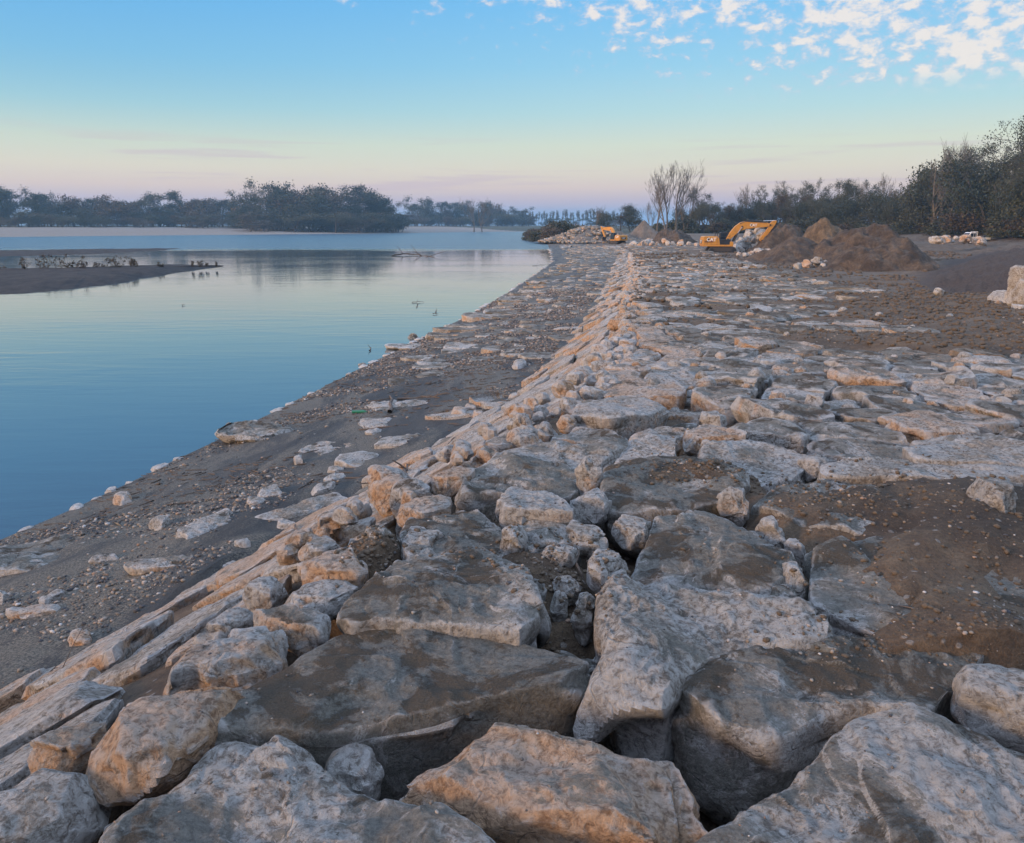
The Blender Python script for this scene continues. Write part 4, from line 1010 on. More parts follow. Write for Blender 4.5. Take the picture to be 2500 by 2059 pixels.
mx, my = atd(2000, 101); mound('earth_mound', mx, my, 5.4, 5, 4.45, M_MOUND3, "tan clay mound peeking over the left shoulder of the largest mound", 5, -2.0, 0, 1.3)
mx, my = atd(2112, 72); mound('earth_mound', mx, my, 5.6, 5, 2.7, M_MOUND, "low dark spoil mound with bulldozed streaks in front of the largest mound", 8, -2.4, .1, 1.5)
mx, my = atd(1935, 92); mound('earth_mound', mx, my, 8.0, 5, 2.5, M_MOUND, "stony earth mound sloping down right behind the nearer excavator's boom", 9, -2.3, .1, 1.5)
mx, my = atd(1893, 118); mound('earth_mound', mx, my, 5.5, 5, 4.4, M_MOUND, "grey mound behind the tip of the nearer excavator's boom", 12, -2.3, 0, 1.5)
mx, my = atd(1562, 190); mound('gravel_mound', mx, my, 5.0, 4.6, 5.0, M_MOUND2, "pointed sandy gravel cone between the two excavators", 14, -2.0, 0, .95, ridge=.03, detail=.4)
mx, my = atd(1635, 165); mound('earth_mound', mx, my, 7.0, 5, 3.2, M_MOUND, "low dark earth mound right of the pointed gravel cone", 17, -2.2, 0, 1.4)
# stone covered rise at the far end
mx, my = atd(1440, 190); o = mound('riprap_mound', mx, my, 13, 16, 3.4, M_MOUND2, "far stone covered rise behind the farther excavator", 21, -2.0, 0.15, 1.5)
rh = Heap()
for k in range(650):
    a = rg.uniform(0, 6.283); r = math.sqrt(rg.random()) * .98
    x = mx + r * 13 * math.cos(a) * math.cos(.15) - r * 16 * math.sin(a) * math.sin(.15); y = my + r * 13 * math.cos(a) * math.sin(.15) + r * 16 * math.sin(a) * math.cos(.15)
    z = -2.25 + 3.4 * (0.5 + .5 * math.cos(math.pi * r ** 1.1)) + rg.uniform(0.1, .35)
    s = rg.uniform(.3, .62)
    po = [(x + s * math.cos(b) * rg.uniform(.8, 1.2), y + s * math.sin(b) * rg.uniform(.8, 1.2)) for b in np.linspace(0, 2 * math.pi, 8)[:-1]]
    rh.add(stone(po, z + .2, .2, .3, .3, 3, k, (rg.gauss(0, .2), rg.gauss(0, .2)), .1, 2, 0), (rg.random(), rg.uniform(.5, 1), rg.uniform(.6, 1.4)))
rh.build('far_riprap', "stones covering the far rise")
# heaped loose stone: helper
def rock_pile(X0, X1, D0, D1, n, hmax, smin, smax, zb0, label, grp, seed, och=.3, name='heaped_rock'):
    r = random.Random(seed)
    for k in range(n):
        u = r.random(); D = r.uniform(D0, D1); X = X0 + (X1 - X0) * u
        x, y = atd(X, D); s = r.uniform(smin, smax)
        z = zb0 + hmax * (1 - (2 * u - 1) ** 2) * r.random() ** .7
        po = [(x + s * math.cos(b) * r.uniform(.75, 1.25), y + s * math.sin(b) * r.uniform(.75, 1.25)) for b in np.linspace(0, 2 * math.pi, 9)[:-1]]
        st = stone(po, z + s * .9, s * .8, s * .7, max(.05, s * .22), 2.7, k + seed * 100, (r.gauss(0, .15), r.gauss(0, .2)), .1, 10, 0)
        put_stone(name, st, (r.random(), min(1, .2 + r.uniform(0, .7) * och * 2), r.uniform(.2, .65)), label, 'rock', grp, smooth=False)
rock_pile(1782, 1880, 119, 126, 44, 3.4, .45, .95, -2.4, "white rock heaped under the boom of the nearer excavator", "rocks heaped under the excavator boom", 1, .25)
rock_pile(1790, 1900, 108, 114, 12, .2, .4, .9, -2.4, "rock lying on the mud in front of the heap under the boom", "rocks strewn before the heap", 2, .6)
rock_pile(1530, 1700, 150, 172, 60, .9, .4, .85, -2.3, "pale rock strewn between the farther excavator and the gravel cone", "rocks strewn by the farther excavator", 3, .6)
rock_pile(2240, 2370, 126, 132, 26, .75, .38, .8, -1.05, "tan rock in the low pile in front of the parked white truck", "rocks piled before the white truck", 4, .9)
rock_pile(1925, 2010, 74, 80, 12, .5, .25, .55, -2.3, "rock fallen on the flank of the stony earth mound", "rocks on the stony mound", 5, .6)
# leaning white slabs at the right edge
def slab_block(X, Y, z, w_, d_, h_, rz, ry, och, seed, label, mud=.05):
    x, y = at(X, Y, z)
    po = [(w_ * .5 * a, d_ * .5 * b) for a, b in ((-1, -.9), (-.2, -1.05), (.9, -1), (1.05, .1), (.9, 1), (-.1, 1.05), (-1, .9), (-1.06, 0))]
    V, Fq, Ft, _ = stone(po, h_, h_ * .5, h_ * .5, .045, 6.5, seed, (0, 0), .035, 5, 1)
    M = Matrix.Rotation(rz, 3, 'Z') @ Matrix.Rotation(ry, 3, 'Y')
    V = V @ np.array(M).T + np.array([x, y, z])
    put_stone('leaning_slab', (V, Fq, Ft, (x, y, z)), (rngT.random(), och, mud), label, 'boulder')
slab_block(2500, 762, -1.05, 1.15, 1.2, 1.45, .3, .18, .0, 41, "tallest white block standing at the right edge on the mud", .0)
slab_block(2432, 752, -1.1, 0.5, 1.0, .65, .2, .75, .05, 42, "bluish slab leaning against the tallest white block", .02)
slab_block(2400, 757, -1.1, 0.5, .3, .18, .1, .0, .9, 43, "flat orange stone lying left of the leaning bluish slab", .1)
slab_block(2487, 775, -1.1, 0.6, .5, .4, .4, .1, .2, 44, "white chunk at the foot of the tallest white block", .0)
slab_block(2287, 722, -1.0, 0.35, .3, .28, .4, .5, .0, 45, "small clean white rock alone at the rim of the dark graded slope", .0)

# ================================================================== machines
M_YEL = simple("excavator_yellow_paint", (0.52, 0.24, 0.03), .42, .12, 3, dirt=(.22, .13, .06))
M_BLK = simple("black_steel", (0.018, 0.018, 0.02), .5, .2, 5)
M_TRK = simple("muddy_track_steel", (0.05, 0.042, 0.035), .8, .4, 5)
M_ROD = simple("chrome_rod", (0.6, 0.6, 0.6), .22, .05, 3, 1.0)
M_WHT = simple("white_paint", (0.72, 0.72, 0.70), .4, .06, 3)
M_LET = simple("white_lettering", (0.8, 0.79, 0.76), .5, .03, 3)
M_RED = simple("red_paint", (0.35, 0.03, 0.02), .5, .1, 3)
def glass():
    m, t = newmat("dark_glass"); finish(t, (.02, .03, .045), .06, None); return m
M_GLS = glass()
class BM:
    def __init__(s): s.b = bmesh.new()
    def box(s, x0, x1, y0, y1, z0, z1, bev=.03):
        t = bmesh.new(); bmesh.ops.create_cube(t, size=1)
        for v in t.verts: v.co = Vector(((x0 + x1) / 2 + v.co.x * (x1 - x0), (y0 + y1) / 2 + v.co.y * (y1 - y0), (z0 + z1) / 2 + v.co.z * (z1 - z0)))
        if bev: bmesh.ops.bevel(t, geom=t.edges[:], offset=bev, segments=2, affect='EDGES', profile=.6)
        s.merge(t); return s
    def merge(s, t):
        me = bpy.data.meshes.new("tmp"); t.to_mesh(me); t.free(); s.b.from_mesh(me); bpy.data.meshes.remove(me)
    def prism(s, pts, y0, y1, bev=.02):
        """outline in x-z pushed along y"""
        t = bmesh.new(); a = [t.verts.new((x, y0, z)) for x, z in pts]; b = [t.verts.new((x, y1, z)) for x, z in pts]
        t.faces.new(a); t.faces.new(b[::-1])
        for i in range(len(pts)): t.faces.new((a[i], b[i], b[(i + 1) % len(pts)], a[(i + 1) % len(pts)]))
        bmesh.ops.recalc_face_normals(t, faces=t.faces[:])
        if bev: bmesh.ops.bevel(t, geom=t.edges[:], offset=bev, segments=2, affect='EDGES', profile=.6)
        s.merge(t); return s
    def cyl(s, p, q, r, n=16, r2=None):
        p, q = Vector(p), Vector(q); t = bmesh.new()
        bmesh.ops.create_cone(t, cap_ends=True, segments=n, radius1=r, radius2=r if r2 is None else r2, depth=(q - p).length)
        Mx_ = Matrix.Translation((p + q) / 2) @ (q - p).to_track_quat('Z', 'Y').to_matrix().to_4x4()
        bmesh.ops.transform(t, matrix=Mx_, verts=t.verts[:]); s.merge(t); return s
    def done(s, name, mat, parent, label=None):
        me = bpy.data.meshes.new(name); s.b.to_mesh(me); s.b.free(); me.materials.append(mat)
        for p_ in me.polygons: p_.use_smooth = False
        o = bpy.data.objects.new(name, me); COL.objects.link(o); o.parent = parent
        if label: o['label'] = label
        return o
def lettering(txt, size, loc, rot, parent, mat, name='lettering'):
    cu = bpy.data.curves.new('t', 'FONT'); cu.body = txt; cu.size = size; cu.extrude = .012; cu.align_x = 'CENTER'; cu.align_y = 'CENTER'; cu.offset = size * .02
    tmp = bpy.data.objects.new('t', cu); COL.objects.link(tmp)
    bpy.context.view_layer.update()
    me = bpy.data.meshes.new_from_object(tmp.evaluated_get(bpy.context.evaluated_depsgraph_get()))
    bpy.data.objects.remove(tmp); bpy.data.curves.remove(cu)
    me.materials.clear(); me.materials.append(mat)
    o = bpy.data.objects.new(name, me); COL.objects.link(o); o.parent = parent; o.location = loc; o.rotation_euler = rot
    return o
def excavator(loc, rz, label, sc=1.0, boom='mid'):
    t = empty('excavator', loc, rz, label, 'excavator'); t.scale = (sc,) * 3
    X = lambda zx: (zx - 325) / 132 - 2.9      # measured outline -> metres, swing axis at 0
    Z = lambda zy: (870 - zy) / 132
    # undercarriage
    for sy_ in (-1, 1):
        b = BM(); y0 = sy_ * 1.15
        b.prism([(-1.9, .12), (-1.65, 0.0), (1.65, 0.0), (1.9, .12), (2.1, .45), (1.9, .8), (1.6, .92), (-1.6, .92), (-1.9, .8), (-2.1, .45)], y0 - .3, y0 + .3, .03)
        for k in range(17):
            b.box(-1.75 + k * .215, -1.65 + k * .215, y0 - .32, y0 + .32, .9, .97, 0); b.box(-1.75 + k * .215, -1.65 + k * .215, y0 - .32, y0 + .32, -.03, .02, 0)
        tr = b.done('track', M_TRK, t)
        for k, xx_ in enumerate((-1.62, -1.0, -.5, 0, .5, 1.0, 1.62)):
            rr = .34 if k in (0, 6) else .16
            BM().cyl((xx_, y0 - .34, .45 if k in (0, 6) else .2), (xx_, y0 + .34, .45 if k in (0, 6) else .2), rr, 18).done('track_wheel', M_BLK, tr)
    b = BM(); b.box(-1.0, 1.0, -.9, .9, .35, .85, .05); b.cyl((0, 0, .8), (0, 0, 1.05), .75, 28); b.done('undercarriage', M_TRK, t)
    # upper structure
    b = BM(); b.box(X(325), X(915), -1.35, 1.35, 1.02, 1.28, .05)
    b.done('deck', M_YEL, t)
    hb = BM(); hb.prism([(X(327), 1.28), (X(327), 2.40), (X(360), 2.52), (X(590), 2.5), (X(630), 2.2), (X(655), 1.28)], -1.33, 1.33, .06)
    hood = hb.done('engine_hood', M_YEL, t)
    b = BM()
    for k in range(5): b.box(X(345), X(520), -1.36, -1.335, 1.62 + k * .05, 1.645 + k * .05, 0)
    b.box(X(400), X(404), -1.345, -1.33, 1.3, 2.45, 0); b.box(X(590), X(594), -1.345, -1.33, 1.3, 2.3, 0)
    b.done('vent_grille', M_BLK, hood)
    b = BM(); b.cyl((X(565), -.6, 2.45), (X(565), -.6, 3.0), .06); b.cyl((X(615), -.3, 2.4), (X(615), -.3, 3.05), .05); b.cyl((X(565), -.6, 3.0), (X(550), -.6, 3.1), .065); b.done('exhaust_pipe', M_TRK, t)
    b = BM(); b.box(X(640), X(845), -1.32, -.35, 1.28, 2.05, .04); b.done('side_compartment', M_BLK, t)
    b = BM(); b.prism([(X(840), 1.28), (X(840), 1.65), (X(870), 1.75), (X(905), 1.7), (X(918), 1.28)], -1.33, -.6, .04); b.done('toolbox', M_YEL, t)
    b = BM()
    for x_ in (X(660), X(760), X(840)): b.cyl((x_, -1.28, 2.05), (x_, -1.28, 2.5), .022, 8)
    b.cyl((X(660), -1.28, 2.5), (X(840), -1.28, 2.5), .022, 8); b.done('handrail', M_BLK, t)
    # cab on the far side of the boom
    cb = BM(); cb.prism([(X(690), 1.28), (X(690), 3.0), (X(720), 3.12), (X(860), 3.12), (X(905), 2.2), (X(905), 1.28)], .35, 1.32, .06)
    cab = cb.done('cab', M_BLK, t)
    b = BM(); b.box(X(705), X(850), 1.322, 1.34, 1.9, 2.95, .01); b.box(X(705), X(850), .33, .348, 2.0, 2.95, .01); b.box(X(690) - .012, X(690) - .002, .45, 1.22, 2.0, 2.9, 0); b.done('window', M_GLS, cab)
    # boom
    bp = [(X(800), Z(600)), (X(865), Z(470)), (X(960), Z(345)), (X(1060), Z(275)), (X(1140), Z(255)), (X(1290), Z(262)), (X(1560), Z(275)), (X(1650), Z(300)), (X(1640), Z(350)), (X(1560), Z(362)), (X(1300), Z(385)), (X(1160), Z(405)), (X(1060), Z(440)), (X(990), Z(495)), (X(920), Z(560)), (X(850), Z(625))]
    boom = BM().prism(bp, -.28, .28, .03).done('boom', M_YEL, t)
    BM().cyl((X(1090), -.36, Z(355)), (X(1090), .36, Z(355)), .12, 16).cyl((X(830), -.36, Z(600)), (X(830), .36, Z(600)), .13, 16).cyl((X(1635), -.36, Z(325)), (X(1635), .36, Z(325)), .12).done('pivot_pin', M_BLK, boom)
    sp_ = [(X(1590), Z(395)), (X(1655), Z(270)), (X(1700), Z(240)), (X(1750), Z(235)), (X(1755), Z(270)), (X(1730), Z(330)), (X(1660), Z(430)), (X(1540), Z(600)), (X(1490), Z(640)), (X(1455), Z(620)), (X(1455), Z(590))]
    stick = BM().prism(sp_, -.2, .2, .03).done('stick', M_YEL, t)
    for y_ in (-.42, .42):
        BM().cyl((X(940), y_, Z(640)), (X(1010), y_, Z(480)), .11).done('boom_cylinder', M_BLK, t)
        BM().cyl((X(1005), y_, Z(490)), (X(1090), y_, Z(360)), .06).done('cylinder_rod', M_ROD, t)
    BM().cyl((X(1210), 0, Z(240)), (X(1500), 0, Z(248)), .10).done('stick_cylinder', M_BLK, t)
    BM().cyl((X(1495), 0, Z(248)), (X(1740), 0, Z(240)), .055).done('cylinder_rod', M_ROD, t)
    BM().cyl((X(1760), 0, Z(290)), (X(1650), 0, Z(480)), .10).cyl((X(1650), 0, Z(480)), (X(1590), 0, Z(580)), .05).done('bucket_cylinder', M_BLK, t)
    b = BM(); b.cyl((X(1150), -.15, Z(250)), (X(1150), -.15, Z(232)), .04); b.cyl((X(1040), -.3, Z(300)), (X(1150), -.3, Z(258)), .03); b.cyl((X(1150), -.3, Z(258)), (X(1560), -.3, Z(282)), .03); b.done('hydraulic_hose', M_BLK, boom)
    # bucket: curved shell with teeth
    b = BM(); bc = [(X(1470), Z(610)), (X(1560), Z(600)), (X(1600), Z(650)), (X(1590), Z(720)), (X(1530), Z(775)), (X(1440), Z(790)), (X(1400), Z(770)), (X(1500), Z(740)), (X(1540), Z(690)), (X(1520), Z(650))]
    b.prism(bc, -.6, .6, .02)
    bu = b.done('bucket', M_TRK, t)
    b = BM()
    for k in range(5): b.prism([(X(1410), Z(775)), (X(1360), Z(770)), (X(1410), Z(790))], -.58 + k * .27, -.48 + k * .27, 0)
    b.done('bucket_teeth', M_TRK, bu)
    # maker's marks: white letters, dark and red flash behind
    for (x_, z_, s_, yf_, rot, par) in ((X(480), Z(605), .62, -1.335, (R(90), 0, 0), hood), (X(1310), Z(328), .46, -.285, (R(90), 0, 0), boom), (X(480), Z(605), .62, 1.335, (R(90), 0, R(180)), hood)):
        sg = -1 if yf_ < 0 else 1
        p = BM(); p.prism([(x_ - sg * -.32 * s_, z_ + .36 * s_), (x_ - sg * -1.1 * s_, z_ + .36 * s_), (x_ - sg * -1.1 * s_, z_ - .36 * s_), (x_ - sg * -.75 * s_, z_ - .36 * s_)], yf_ - .004, yf_ + .004, 0).done('badge', M_BLK, par)
        lettering('CAT', s_ * 1.15, (x_, yf_ + sg * .014, z_), rot, par, M_LET)
        b = BM().prism([(x_ - .14 * s_, z_ - .38 * s_), (x_ + .14 * s_, z_ - .38 * s_), (x_, z_ - .1 * s_)], yf_ + sg * .028 - .003, yf_ + sg * .028 + .003, 0).done('emblem', M_RED, par)
    # rear of the counterweight
    cw = BM().box(X(325) - .1, X(345), -1.2, 1.2, 1.2, 2.1, .06).done('counterweight', M_YEL, t)
    BM().box(X(325) - .112, X(325) - .098, -.75, .75, 1.45, 1.95, 0).done('badge', M_BLK, cw)
    lettering('CAT', .5, (X(325) - .125, 0, 1.7), (R(90), 0, R(-90)), cw, M_LET)
    return t
ex, ey = atd(1747, 118)
excavator((ex, ey, -2.42), R(-3), "yellow orange excavator in side view; nearer of the two, boom over white rocks", 1.0)
ex, ey = atd(1500, 168)
excavator((ex, ey, -2.30), R(118), "small looking yellow orange excavator seen from behind, farther of the two, before the stony rise", .78)

def truck(loc, rz, label, sc=1.0):
    t = empty('flatbed_truck', loc, rz, label, 'truck'); t.scale = (sc,) * 3
    cb = BM().prism([(-2.55, .55), (-2.6, 1.15), (-2.35, 1.3), (-1.95, 2.05), (-1.8, 2.15), (-.75, 2.15), (-.7, .55)], -.85, .85, .06).done('cab', M_WHT, t)
    BM().prism([(-2.2, 1.32), (-1.88, 1.98), (-1.35, 1.98), (-1.35, 1.32)], -.865, -.852, 0).prism([(-1.25, 1.32), (-1.25, 1.98), (-.9, 1.98), (-.9, 1.32)], -.865, -.852, 0).done('window', M_GLS, cb)
    BM().box(-.699, -.69, -.6, .6, 1.4, 2.0, 0).done('window', M_GLS, cb)
    BM().prism([(-2.4, 1.33), (-2.42, 1.33), (-2.02, 2.02), (-2.0, 2.02)], -.72, .72, 0).done('windscreen', M_GLS, cb)
    b = BM().box(-.6, 2.3, -.95, .95, .72, .82, .02); bed = b.done('flatbed', M_TRK, t)
    for y_ in (-.95, .93): BM().box(-.6, 2.3, y_, y_ + .03, .82, 1.2, .008).done('side_board', M_WHT, bed)
    BM().box(2.27, 2.3, -.95, .95, .82, 1.2, .008).done('tail_board', M_WHT, bed)
    b = BM()
    for y_ in (-.9, 0, .9): b.cyl((-.58, y_, .8), (-.58, y_, 2.25), .035, 8)
    b.cyl((-.58, -.92, 2.25), (-.58, .92, 2.25), .035, 8); b.cyl((-.58, -.92, 1.8), (-.58, .92, 1.8), .03, 8); b.done('ladder_rack', M_WHT, t)
    BM().box(-2.2, 2.1, -.35, .35, .45, .7, .03).done('chassis', M_BLK, t)
    for x_ in (-1.85, 1.3):
        for y_ in (-.8, .8):
            w_ = BM().cyl((x_, y_ - .1, .33), (x_, y_ + .1, .33), .33, 24).done('wheel', M_BLK, t)
            BM().cyl((x_, y_ - .112, .33), (x_, y_ + .112, .33), .17, 16).done('rim', M_WHT, w_)
    for y_ in (-.62, .62): BM().box(-2.63, -2.57, y_ - .14, y_ + .14, .85, 1.05, .01).done('headlight', M_LET, t)
    BM().box(-2.66, -2.5, -.85, .85, .4, .6, .03).done('bumper', M_BLK, t)
    return t
tx_, ty_ = atd(2352, 150); truck((tx_, ty_, gz(tx_, ty_) + .0), R(8), "white flatbed truck parked behind the tan rock pile near the wood", 1.0)
tx_, ty_ = atd(2150, 150); truck((tx_, ty_, gz(tx_, ty_) + .0), R(-6), "white flatbed truck half hidden behind the largest earth mound", 1.0)
print('truck z', gz(*atd(2352, 150)), gz(*atd(2140, 158)))

# ================================================================== trees
def bark(name, c0, c1):
    m, t = newmat(name); pos = t.new('ShaderNodeTexCoord').outputs['Object']
    n = t.noise(t.scalev(pos, (1, 1, .25)), 6, 5, .65); finish(t, t.mix(n, c0, c1), .9, n, .05); return m
M_BARK = bark("bark_dark", (.035, .03, .025), (.10, .085, .07))
M_BARKP = bark("bark_pale", (.07, .062, .052), (.19, .17, .14))
def leafm(name, c0, c1, tr=.15):
    m, t = newmat(name)
    oi = t.new('ShaderNodeObjectInfo').outputs['Random']; g = t.new('ShaderNodeNewGeometry').outputs['Random Per Island']
    n = t.noise(t.new('ShaderNodeTexCoord').outputs['Object'], .45, 3, .6)
    c = t.mix(t.math('ADD', t.math('MULTIPLY', g, .5), t.math('MULTIPLY', oi, .5)), c0, c1)
    c = t.mix(t.rng(n, .35, .65), t.mix(1.0, c, (.65, .65, .65), 'MULTIPLY'), c)
    finish(t, c, .75, None); return m
M_LG = leafm("leaf_dark_green", (.022, .032, .016), (.062, .068, .030))
M_LB = leafm("leaf_autumn_brown", (.06, .042, .022), (.12, .08, .035))
M_LO = leafm("leaf_olive", (.04, .045, .02), (.09, .085, .035))
def grow(seed, H, levels=4, spread=.5, kids=4, r0=None, trunk_frac=.35, droop=.0, upb=.35, wig=.12, multi=1):
    r = random.Random(seed); segs = []; tips = []
    def br(p, d, L, rad, lev):
        n = 4 if lev < 2 else 3; pts_ = [p]; rr = [rad]
        for k in range(n):
            d = (d + Vector((r.gauss(0, wig), r.gauss(0, wig), r.gauss(0, wig * .6) + upb * .12 * (lev > 0)))).normalized()
            p = p + d * L / n; pts_.append(p); rr.append(rad * (1 - .6 * (k + 1) / n))
        segs.append((pts_, rr, lev))
        if lev >= levels: tips.append((p, d)); return
        for k in range(kids + (lev == 0) * 3):
            f_ = r.uniform(trunk_frac if lev == 0 else .3, 1.0); i_ = min(int(f_ * n), n - 1); q = pts_[i_].lerp(pts_[i_ + 1], f_ * n - i_)
            az_ = r.uniform(0, 6.283); side_ = Vector((math.cos(az_), math.sin(az_), 0)); side_ = (side_ - d * side_.dot(d)).normalized()
            nd_ = (d * (1 - spread) + side_ * spread + Vector((0, 0, upb * .5 - droop))).normalized()
            br(q, nd_, L * r.uniform(.42, .66) * (1.15 - .4 * (f_ if lev == 0 else .5)), max(rad * (1 - .6 * f_) * .55, .012), lev + 1)
        if lev > 0: tips.append((p, d))
    for m_ in range(multi):
        d0 = Vector((r.gauss(0, .05 + .1 * (multi > 1)), r.gauss(0, .05 + .1 * (multi > 1)), 1)).normalized()
        br(Vector((r.uniform(-.5, .5) * (multi > 1), r.uniform(-.5, .5) * (multi > 1), -.3)), d0, H * .72 * r.uniform(.85, 1.05), r0 or H * .018, 0)
    return segs, tips
def tubes(segs, minr=0.0):
    V = []; F = []; n0 = 0
    for pts_, rr, lev in segs:
        k = 7 if lev == 0 else (4 if lev == 1 else 3)
        d = (pts_[-1] - pts_[0]).normalized(); a = d.orthogonal().normalized(); b = d.cross(a)
        for p, r_ in zip(pts_, rr):
            r_ = max(r_, minr)
            for j in range(k):
                an = 6.2832 * j / k; V.append(p + a * (r_ * math.cos(an)) + b * (r_ * math.sin(an)))
        for s in range(len(pts_) - 1):
            for j in range(k): F.append((n0 + s * k + j, n0 + s * k + (j + 1) % k, n0 + (s + 1) * k + (j + 1) % k, n0 + (s + 1) * k + j))
        n0 += k * len(pts_)
    return np.array([tuple(v) for v in V]), np.array(F)
def leaves(tips, per, size, rad, seed, zs=.7):
    rs = np.random.RandomState(seed); T = np.array([tuple(t[0]) for t in tips]); n = len(T) * per
    C = np.repeat(T, per, 0) + rs.normal(0, 1, (n, 3)) * np.array([rad, rad, rad * zs])
    a = rs.normal(0, 1, (n, 3)); a /= np.linalg.norm(a, axis=1, keepdims=True); b = rs.normal(0, 1, (n, 3)); b -= (a * b).sum(1, keepdims=True) * a; b /= np.linalg.norm(b, axis=1, keepdims=True)
    s = size * rs.uniform(.5, 1.3, (n, 1))
    V = np.stack([C - a * s - b * s * .5, C + a * s * .2 - b * s * .8, C + a * s, C - a * s * .1 + b * s * .7], 1).reshape(-1, 3)
    return V, np.arange(n * 4).reshape(-1, 4)
def tree_proto(name, seed, H, leafmat, barkm, per, lsize, lrad, minr=.02, **kw):
    segs, tips = grow(seed, H, **kw)
    root = empty(name, (0, 0, 0))
    V, F = tubes(segs, minr); zmax = V[:, 2].max(); k = H / zmax; V *= k
    low = [s for s in segs if s[2] <= 0]; high = [s for s in segs if s[2] > 0]
    Vt, Ft = tubes(low, minr); mesh_np('trunk', Vt * k, Ft, barkm, root)
    Vb, Fb = tubes(high, minr); br_ = mesh_np('branches', Vb * k, Fb, barkm, root)
    if leafmat:
        Vl, Fl = leaves(tips, per, lsize, lrad, seed); Vl = Vl * k
        Vl[:, 2] = np.maximum(Vl[:, 2], .05); mesh_np('crown', Vl, Fl, leafmat, root, smooth=False)
    return root
protos = {
 'bare': [tree_proto('bare_tree', 5, 20, None, M_BARKP, 0, 0, 0, .022, levels=4, spread=.46, kids=4, upb=.6, trunk_frac=.22, wig=.13), tree_proto('bare_tree', 9, 20, None, M_BARKP, 0, 0, 0, .022, levels=4, spread=.40, kids=4, upb=.7, trunk_frac=.28, wig=.12, multi=2)],
 'loc': [tree_proto('broadleaf_tree', 21 + k, 15, (M_LG, M_LG, M_LO)[k % 3], M_BARK, 12, .095, .36, .018, levels=4, spread=.55, kids=3, upb=.35, trunk_frac=.30, wig=.15) for k in range(4)],
 'dense': [tree_proto('dense_tree', 41 + k, 12, (M_LG, M_LO, M_LB)[k % 3], M_BARK, 30, .15, .75, .03, levels=3, spread=.62, kids=4, upb=.2, trunk_frac=.12, wig=.15) for k in range(3)],
 'far': [tree_proto('river_tree', 61 + k, 20, (M_LG, M_LB, M_LO, M_LG)[k % 4], M_BARK, 18, .22, .85, .05, levels=4, spread=.6, kids=3, upb=.25, trunk_frac=.03 + .05 * (k % 2), wig=.15) for k in range(4)],
 'poplar': [tree_proto('poplar_tree', 81 + k, 22, M_LO, M_BARKP, 3, .35, .5, .07, levels=3, spread=.28, kids=5, upb=.9, trunk_frac=.25, wig=.06) for k in range(2)],
 'shrub': [tree_proto('shrub', 101 + k, 3.5, (M_LG, M_LB, M_LO)[k % 3], M_BARK, 12, .13, .30, .015, levels=3, spread=.6, kids=3, upb=.25, trunk_frac=.05, wig=.2, multi=3) for k in range(3)],
}
used = set()
rt = random.Random(8)
def place(kind, i, x, y, z, s, label, group, sz=1.0):
    p = protos[kind][i % len(protos[kind])]
    if (kind, i % len(protos[kind])) not in used: used.add((kind, i % len(protos[kind]))); o = p
    else: o = copy_tree(p)
    o.location = (x, y, z - .1); o.rotation_euler = (0, 0, rt.uniform(0, 6.28)); o.scale = (s * sz, s * sz, s)
    tag(o, label, 'shrub' if kind == 'shrub' else 'tree', group)
    return o
BASEH = {'bare': 20, 'loc': 15, 'dense': 12, 'far': 20, 'poplar': 22, 'shrub': 3.5}
def tree_px(kind, i, X, Ytop, D, label, group, zg=None, sz=1.0):
    x, y = atd(X, D); z = gz(x, y) if zg is None else zg
    H = EYE + (HOR - Ytop) / FPX * D * 1.03 - z
    place(kind, i, x, y, z, H / BASEH[kind], label, group, sz)
# far bank skyline: column, top row
sky = [(0,470),(45,462),(90,482),(150,478),(200,490),(250,488),(300,500),(350,492),(400,482),(425,478),(470,500),(520,498),(560,485),(600,480),(640,462),(690,460),(740,465),(790,460),(830,468),(870,472),(905,468),(950,490),(1000,490),(1040,492),(1100,505),(1150,488),(1200,505),(1250,510)]
sX = [q[0] for q in sky]; sY = [q[1] for q in sky]
X = -120
while X < 1290:
    top = float(np.interp(X, sX, sY)) + rt.uniform(-7, 16)
    D = float(np.interp(X, [-120, 600, 640, 980, 1000, 1300], [455, 520, 470, 500, 700, 820])) + rt.uniform(-15, 25)
    nm = "blue hazed" if D > 600 else ("rust brown" if rt.random() < .35 else "dark")
    where = "left end of the far bank" if X < 420 else ("far bank grove before the dark clump" if X < 620 else ("tall dark clump on the far bank" if X < 980 else "distant grove up the river"))
    tree_px('far', rt.randrange(4), X, top, D, f"{nm} leafy tree in the {where}", "trees on the far bank", sz=rt.uniform(1.0, 1.5))
    if rt.random() < .5: tree_px('far', rt.randrange(4), X + rt.uniform(-10, 10), top + rt.uniform(18, 40), D - rt.uniform(15, 40), f"lower {nm} tree at the front of the {where}", "trees on the far bank", sz=1.5)
    for q in range(2): tree_px('dense', rt.randrange(3), X + rt.uniform(-10, 10), 532 + rt.uniform(-10, 6), D - rt.uniform(20, 45), f"low bushy tree along the waterside edge, {where}", "low bushes on the far bank", sz=2.2)
    X += rt.uniform(13, 24)
for X in range(1130, 1490, 7):
    tree_px('poplar', X, X + rt.uniform(-2, 2), 517 + rt.uniform(-5, 7), 900 + rt.uniform(-30, 60), "slim blue hazed poplar in the distant plantation row", "distant poplar row", sz=.9)
for X in range(1140, 1500, 14):
    tree_px('far', X, X, 536 + rt.uniform(-4, 4), 840, "low hazed tree before the distant poplar row", "low trees before the poplars", sz=2.0)
for X, tp in ((655, 470), (700, 462), (770, 462), (800, 458), (915, 470), (1160, 486), (1180, 488), (890, 478)):
    tree_px('bare', X, X, tp, 500, "thin leafed pale tree rising over the far bank wood", "thin trees over the far wood", sz=1.1)
